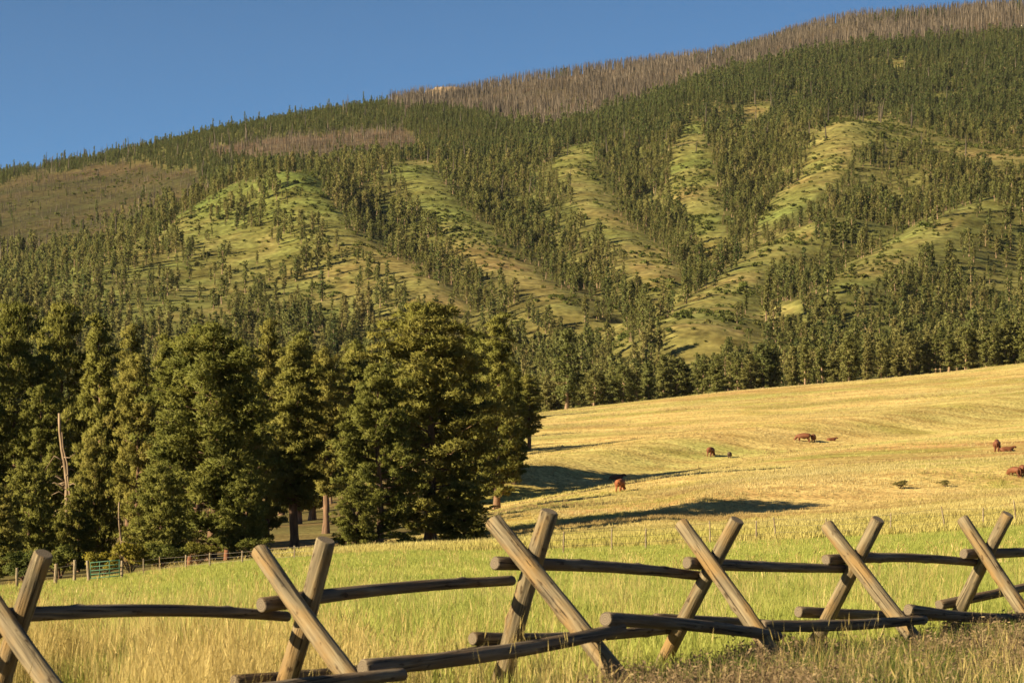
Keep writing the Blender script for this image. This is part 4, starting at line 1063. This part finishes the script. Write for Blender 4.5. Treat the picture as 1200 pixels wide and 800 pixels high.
for px, D, s, h, pr, lab in [
 (152, 113, 0.95, 1.25, SHRY, 'yellow-green shrub right behind the green gate'),
 (122, 112, 0.80, 0.95, SHRY, 'smaller yellow-green shrub behind the left end of the gate'),
 (70, 118, 1.2, 1.15, SHR[0], 'dark shrub behind the fat weathered posts'),
 (28, 120, 1.3, 1.1, SHR[1], 'dark shrub at the far left behind the nearest log buck'),
 (190, 117, 1.1, 0.9, SHR[2], 'green shrub behind the thin posts right of the gate'),
 (232, 121, 1.0, 0.8, SHR[0], 'green shrub between the two rusty stumps'),
 (300, 128, 1.0, 0.8, SHR[1], 'low green shrub at the right foot of the big broad pine'),
 (470, 152, 1.2, 0.8, SHR[1], 'low shrub at the foot of the tallest broad pine'),
 (1055, find_D(1055, 573, 110, 300, ZG), 0.68, 0.50, SHRO, 'round olive shrub alone in the lower golden field'),
 (1107, find_D(1107, 571, 110, 300, ZG), 0.6, 0.42, SHRO, 'ragged olive shrub right of the round one in the field'),
]:
    shrub(px, D, s, h, pr, lab)

# ------------------------------------------------------------------ cattle
def hide_mat(name, c, face):
    m, n, l = mat(name); out = n.new('ShaderNodeOutputMaterial'); pb = n.new('ShaderNodeBsdfPrincipled'); pb.inputs['Roughness'].default_value = 0.75
    tc = n.new('ShaderNodeTexCoord'); z = n.new('ShaderNodeTexNoise'); z.inputs['Scale'].default_value = 3; z.inputs['Detail'].default_value = 4
    l.new(tc.outputs['Object'], z.inputs['Vector']); r = ramp(n, [(0.3, tuple(v * .75 for v in c)), (0.7, tuple(v * 1.15 for v in c))]); l.new(z.outputs['Fac'], r.inputs['Fac'])
    at = n.new('ShaderNodeAttribute'); at.attribute_name = 'face'; mx = n.new('ShaderNodeMix'); mx.data_type = 'RGBA'
    l.new(at.outputs['Fac'], mx.inputs[0]); l.new(r.outputs['Color'], mx.inputs[6]); mx.inputs[7].default_value = (*face, 1)
    l.new(mx.outputs[2], pb.inputs['Base Color']); l.new(pb.outputs[0], out.inputs['Surface']); return m
M_cow = hide_mat('red_brown_hide', (0.135, 0.042, 0.013), (0.11, 0.037, 0.013))
M_cow_w = hide_mat('red_hide_white_face', (0.22, 0.062, 0.014), (0.75, 0.70, 0.62))
M_cow_d = hide_mat('dark_brown_hide', (0.055, 0.03, 0.016), (0.05, 0.028, 0.014))

def cow_mesh(name, pose, material):
    """one continuous skin: +X is forward"""
    lie = pose == 'lie'; dz = -0.62 if lie else 0.0
    pts = []; rad = []; ed = []
    def v(p, r, par=None):
        pts.append((p[0], p[1], p[2] + dz)); rad.append((r[0] * 1.2, r[1] * 1.2))
        if par is not None: ed.append((par, len(pts) - 1))
        return len(pts) - 1
    pel = v((-0.55, 0, 1.05), (0.33, 0.33))
    rump = v((-0.85, 0, 1.04), (0.25, 0.25), pel)
    mid = v((-0.10, 0, 0.98), (0.40, 0.40), pel)
    rib = v((0.30, 0, 0.98), (0.38, 0.38), mid)
    sh = v((0.66, 0, 1.02), (0.31, 0.33), rib)
    if pose == 'graze':
        n1 = v((0.98, 0, 0.90), (0.17, 0.22), sh); n2 = v((1.24, 0.02, 0.58), (0.13, 0.16), n1); h1 = v((1.36, 0.03, 0.36), (0.12, 0.14), n2); h2 = v((1.44, 0.04, 0.14), (0.085, 0.09), h1)
    else:
        n1 = v((0.98, 0, 1.22), (0.18, 0.22), sh); n2 = v((1.18, 0.03, 1.40), (0.14, 0.16), n1); h1 = v((1.38, 0.05, 1.38), (0.12, 0.14), n2); h2 = v((1.60, 0.07, 1.24), (0.085, 0.09), h1)
    for s in (-1, 1):
        v((pts[h1][0] - 0.10, pts[h1][1] + s * 0.24, pts[h1][2] - dz + 0.06), (0.035, 0.055), h1)      # ears
        if lie:
            a = v((0.62, s * .30, 0.80), (0.14, 0.14), sh); k = v((0.95, s * .34, 0.70), (0.075, 0.075), a); v((0.60, s * .30, 0.67), (0.05, 0.05), k)
            a = v((-0.62, s * .34, 0.80), (0.18, 0.18), pel); k = v((-0.22, s * .46, 0.70), (0.085, 0.085), a); v((-0.62, s * .50, 0.67), (0.055, 0.055), k)
        else:
            o_ = 0.06 * s
            a = v((0.64 + o_, s * .19, 0.74), (0.14, 0.15), sh); k = v((0.66 + o_, s * .18, 0.40), (0.07, 0.075), a); v((0.64 + o_, s * .18, 0.0), (0.055, 0.06), k)
            a = v((-0.66 - o_, s * .20, 0.80), (0.18, 0.20), pel); k = v((-0.58 - o_, s * .19, 0.58), (0.11, 0.11), a); h = v((-0.78 - o_, s * .18, 0.40), (0.065, 0.07), k); v((-0.72 - o_, s * .18, 0.0), (0.055, 0.06), h)
    t1_ = v((-1.03, 0, 1.02), (0.05, 0.05), rump); t2_ = v((-1.09, 0, 0.72), (0.03, 0.03), t1_); v((-1.08, 0, 0.42 if not lie else 0.66), (0.05, 0.05), t2_)
    me = bpy.data.meshes.new('c'); me.from_pydata(pts, ed, [])
    o = bpy.data.objects.new('c', me); COL.objects.link(o)
    md = o.modifiers.new('skin', 'SKIN'); md.use_smooth_shade = True
    if not me.skin_vertices: bpy.context.view_layer.objects.active = o; bpy.ops.mesh.customdata_skin_add()
    for k_, sv in enumerate(me.skin_vertices[0].data): sv.radius = rad[k_]; sv.use_root = (k_ == 0)
    ss = o.modifiers.new('sub', 'SUBSURF'); ss.levels = 1; ss.render_levels = 1
    dg = bpy.context.evaluated_depsgraph_get(); dg.update()
    out = bpy.data.meshes.new_from_object(o.evaluated_get(dg)); out.name = name
    hd = np.array(pts[h1]) * .4 + np.array(pts[h2]) * .6
    bpy.data.objects.remove(o)
    out.materials.clear(); out.materials.append(material)
    co = np.zeros(len(out.vertices) * 3, np.float32); out.vertices.foreach_get('co', co); co = co.reshape(-1, 3)
    f = np.clip(1.4 - np.linalg.norm(co - hd, axis=1) / 0.22, 0, 1)
    out.attributes.new('face', 'FLOAT', 'POINT').data.foreach_set('value', f.astype(np.float32))
    return out
COW = {('graze', 'r'): cow_mesh('cow', 'graze', M_cow), ('graze', 'w'): cow_mesh('cow', 'graze', M_cow_w), ('stand', 'r'): cow_mesh('cow', 'stand', M_cow), ('lie', 'r'): cow_mesh('cow', 'lie', M_cow), ('graze', 'd'): cow_mesh('cow', 'graze', M_cow_d)}
for px, py, hd, sc, key, nm, lab in [
 (727, 576, 70, 1.05, ('graze', 'w'), 'cow', 'bright red cow with white face grazing nearest the middle pines'),
 (722, 562, 20, 0.9, ('lie', 'r'), 'cow', 'red-brown cow lying just behind the bright red cow'),
 (833, 535, 65, 1.05, ('graze', 'r'), 'cow', 'red cow grazing alone beside the small dark calf'),
 (855, 537, 80, 0.72, ('graze', 'd'), 'calf', 'small dark brown calf right of the lone red cow'),
 (942, 518, 175, 1.05, ('graze', 'r'), 'cow', 'red cow seen side-on in the upper field, left of a pair'),
 (953, 518, 80, 0.95, ('graze', 'r'), 'cow', 'red cow seen from behind in the upper field, right of a pair'),
 (974, 517, 10, 0.70, ('lie', 'r'), 'calf', 'little red calf lying right of the pair in the upper field'),
 (1168, 529, 75, 1.10, ('stand', 'r'), 'cow', 'dark red cow standing at the right beside a lying calf'),
 (1179, 529, 5, 0.85, ('lie', 'r'), 'calf', 'red calf lying right of the dark red cow'),
 (1189, 559, 120, 0.80, ('graze', 'r'), 'cow', 'red cow in tall grass near the right edge, left of two'),
 (1198, 558, 80, 0.90, ('graze', 'r'), 'cow', 'red cow cut by the right picture edge'),
]:
    d_ = find_D(px, py, 120, 560, ZG); o = link(bpy.data.objects.new(nm, COW[key])); o.location = Vector(gpt(px, d_)) - Vector((0, 0, 0.12 if key[0] != 'lie' else 0.05))
    o.rotation_euler = (0, 0, math.radians(hd)); o.scale = (sc, sc, sc); tag(o, lab, 'cow' if nm == 'cow' else 'calf', 'cattle in the golden field')

# ------------------------------------------------------------------ rocky knob at the left end of the burnt ridge
M_rock = plain('tan_rock', (0.24, 0.165, 0.10), 0.9)
bmr = bmesh.new(); bmesh.ops.create_icosphere(bmr, subdivisions=4, radius=1.0)
for v in bmr.verts:
    c = v.co; k = 0.72 + 0.55 * float(fbm(np.array(c.x * 2.1 + 7), np.array(c.y * 2.1 + c.z * 3.3), 201, 4))
    v.co = Vector((c.x * 27 * k, c.y * 14 * k, math.copysign(abs(c.z) ** 0.7, c.z) * 11 * k))
rme = bpy.data.meshes.new('rock_outcrop'); bmr.to_mesh(rme); bmr.free(); rme.materials.append(M_rock)
rock = link(bpy.data.objects.new('rock_outcrop', rme)); rock.location = Vector(gpt(522, 3060.0)) + Vector((0, 0, 2.0))
tag(rock, 'tan rocky knob at the left end of the burnt ridge', 'rock')

# ------------------------------------------------------------------ the evening air
bmh = bmesh.new(); bmesh.ops.create_cube(bmh, size=1.0)
hm = bpy.data.meshes.new('haze'); bmh.to_mesh(hm); bmh.free()
hz = link(bpy.data.objects.new('haze', hm)); zlo, zhi = float(ZG.min()) - 10.0, float(ZG.max()) + 40.0
hz.scale = (8400, 8400, zhi - zlo); hz.location = (0, 0, (zlo + zhi) / 2)
m, n, l = mat('haze'); out = n.new('ShaderNodeOutputMaterial'); pv = n.new('ShaderNodeVolumePrincipled')
pv.inputs['Color'].default_value = (0.84, 0.91, 1.0, 1); pv.inputs['Density'].default_value = 0.000010; pv.inputs['Anisotropy'].default_value = 0.1
l.new(pv.outputs[0], out.inputs['Volume']); hm.materials.append(m)
tag(hz, 'thin evening haze over the valley', None, None, 'stuff')
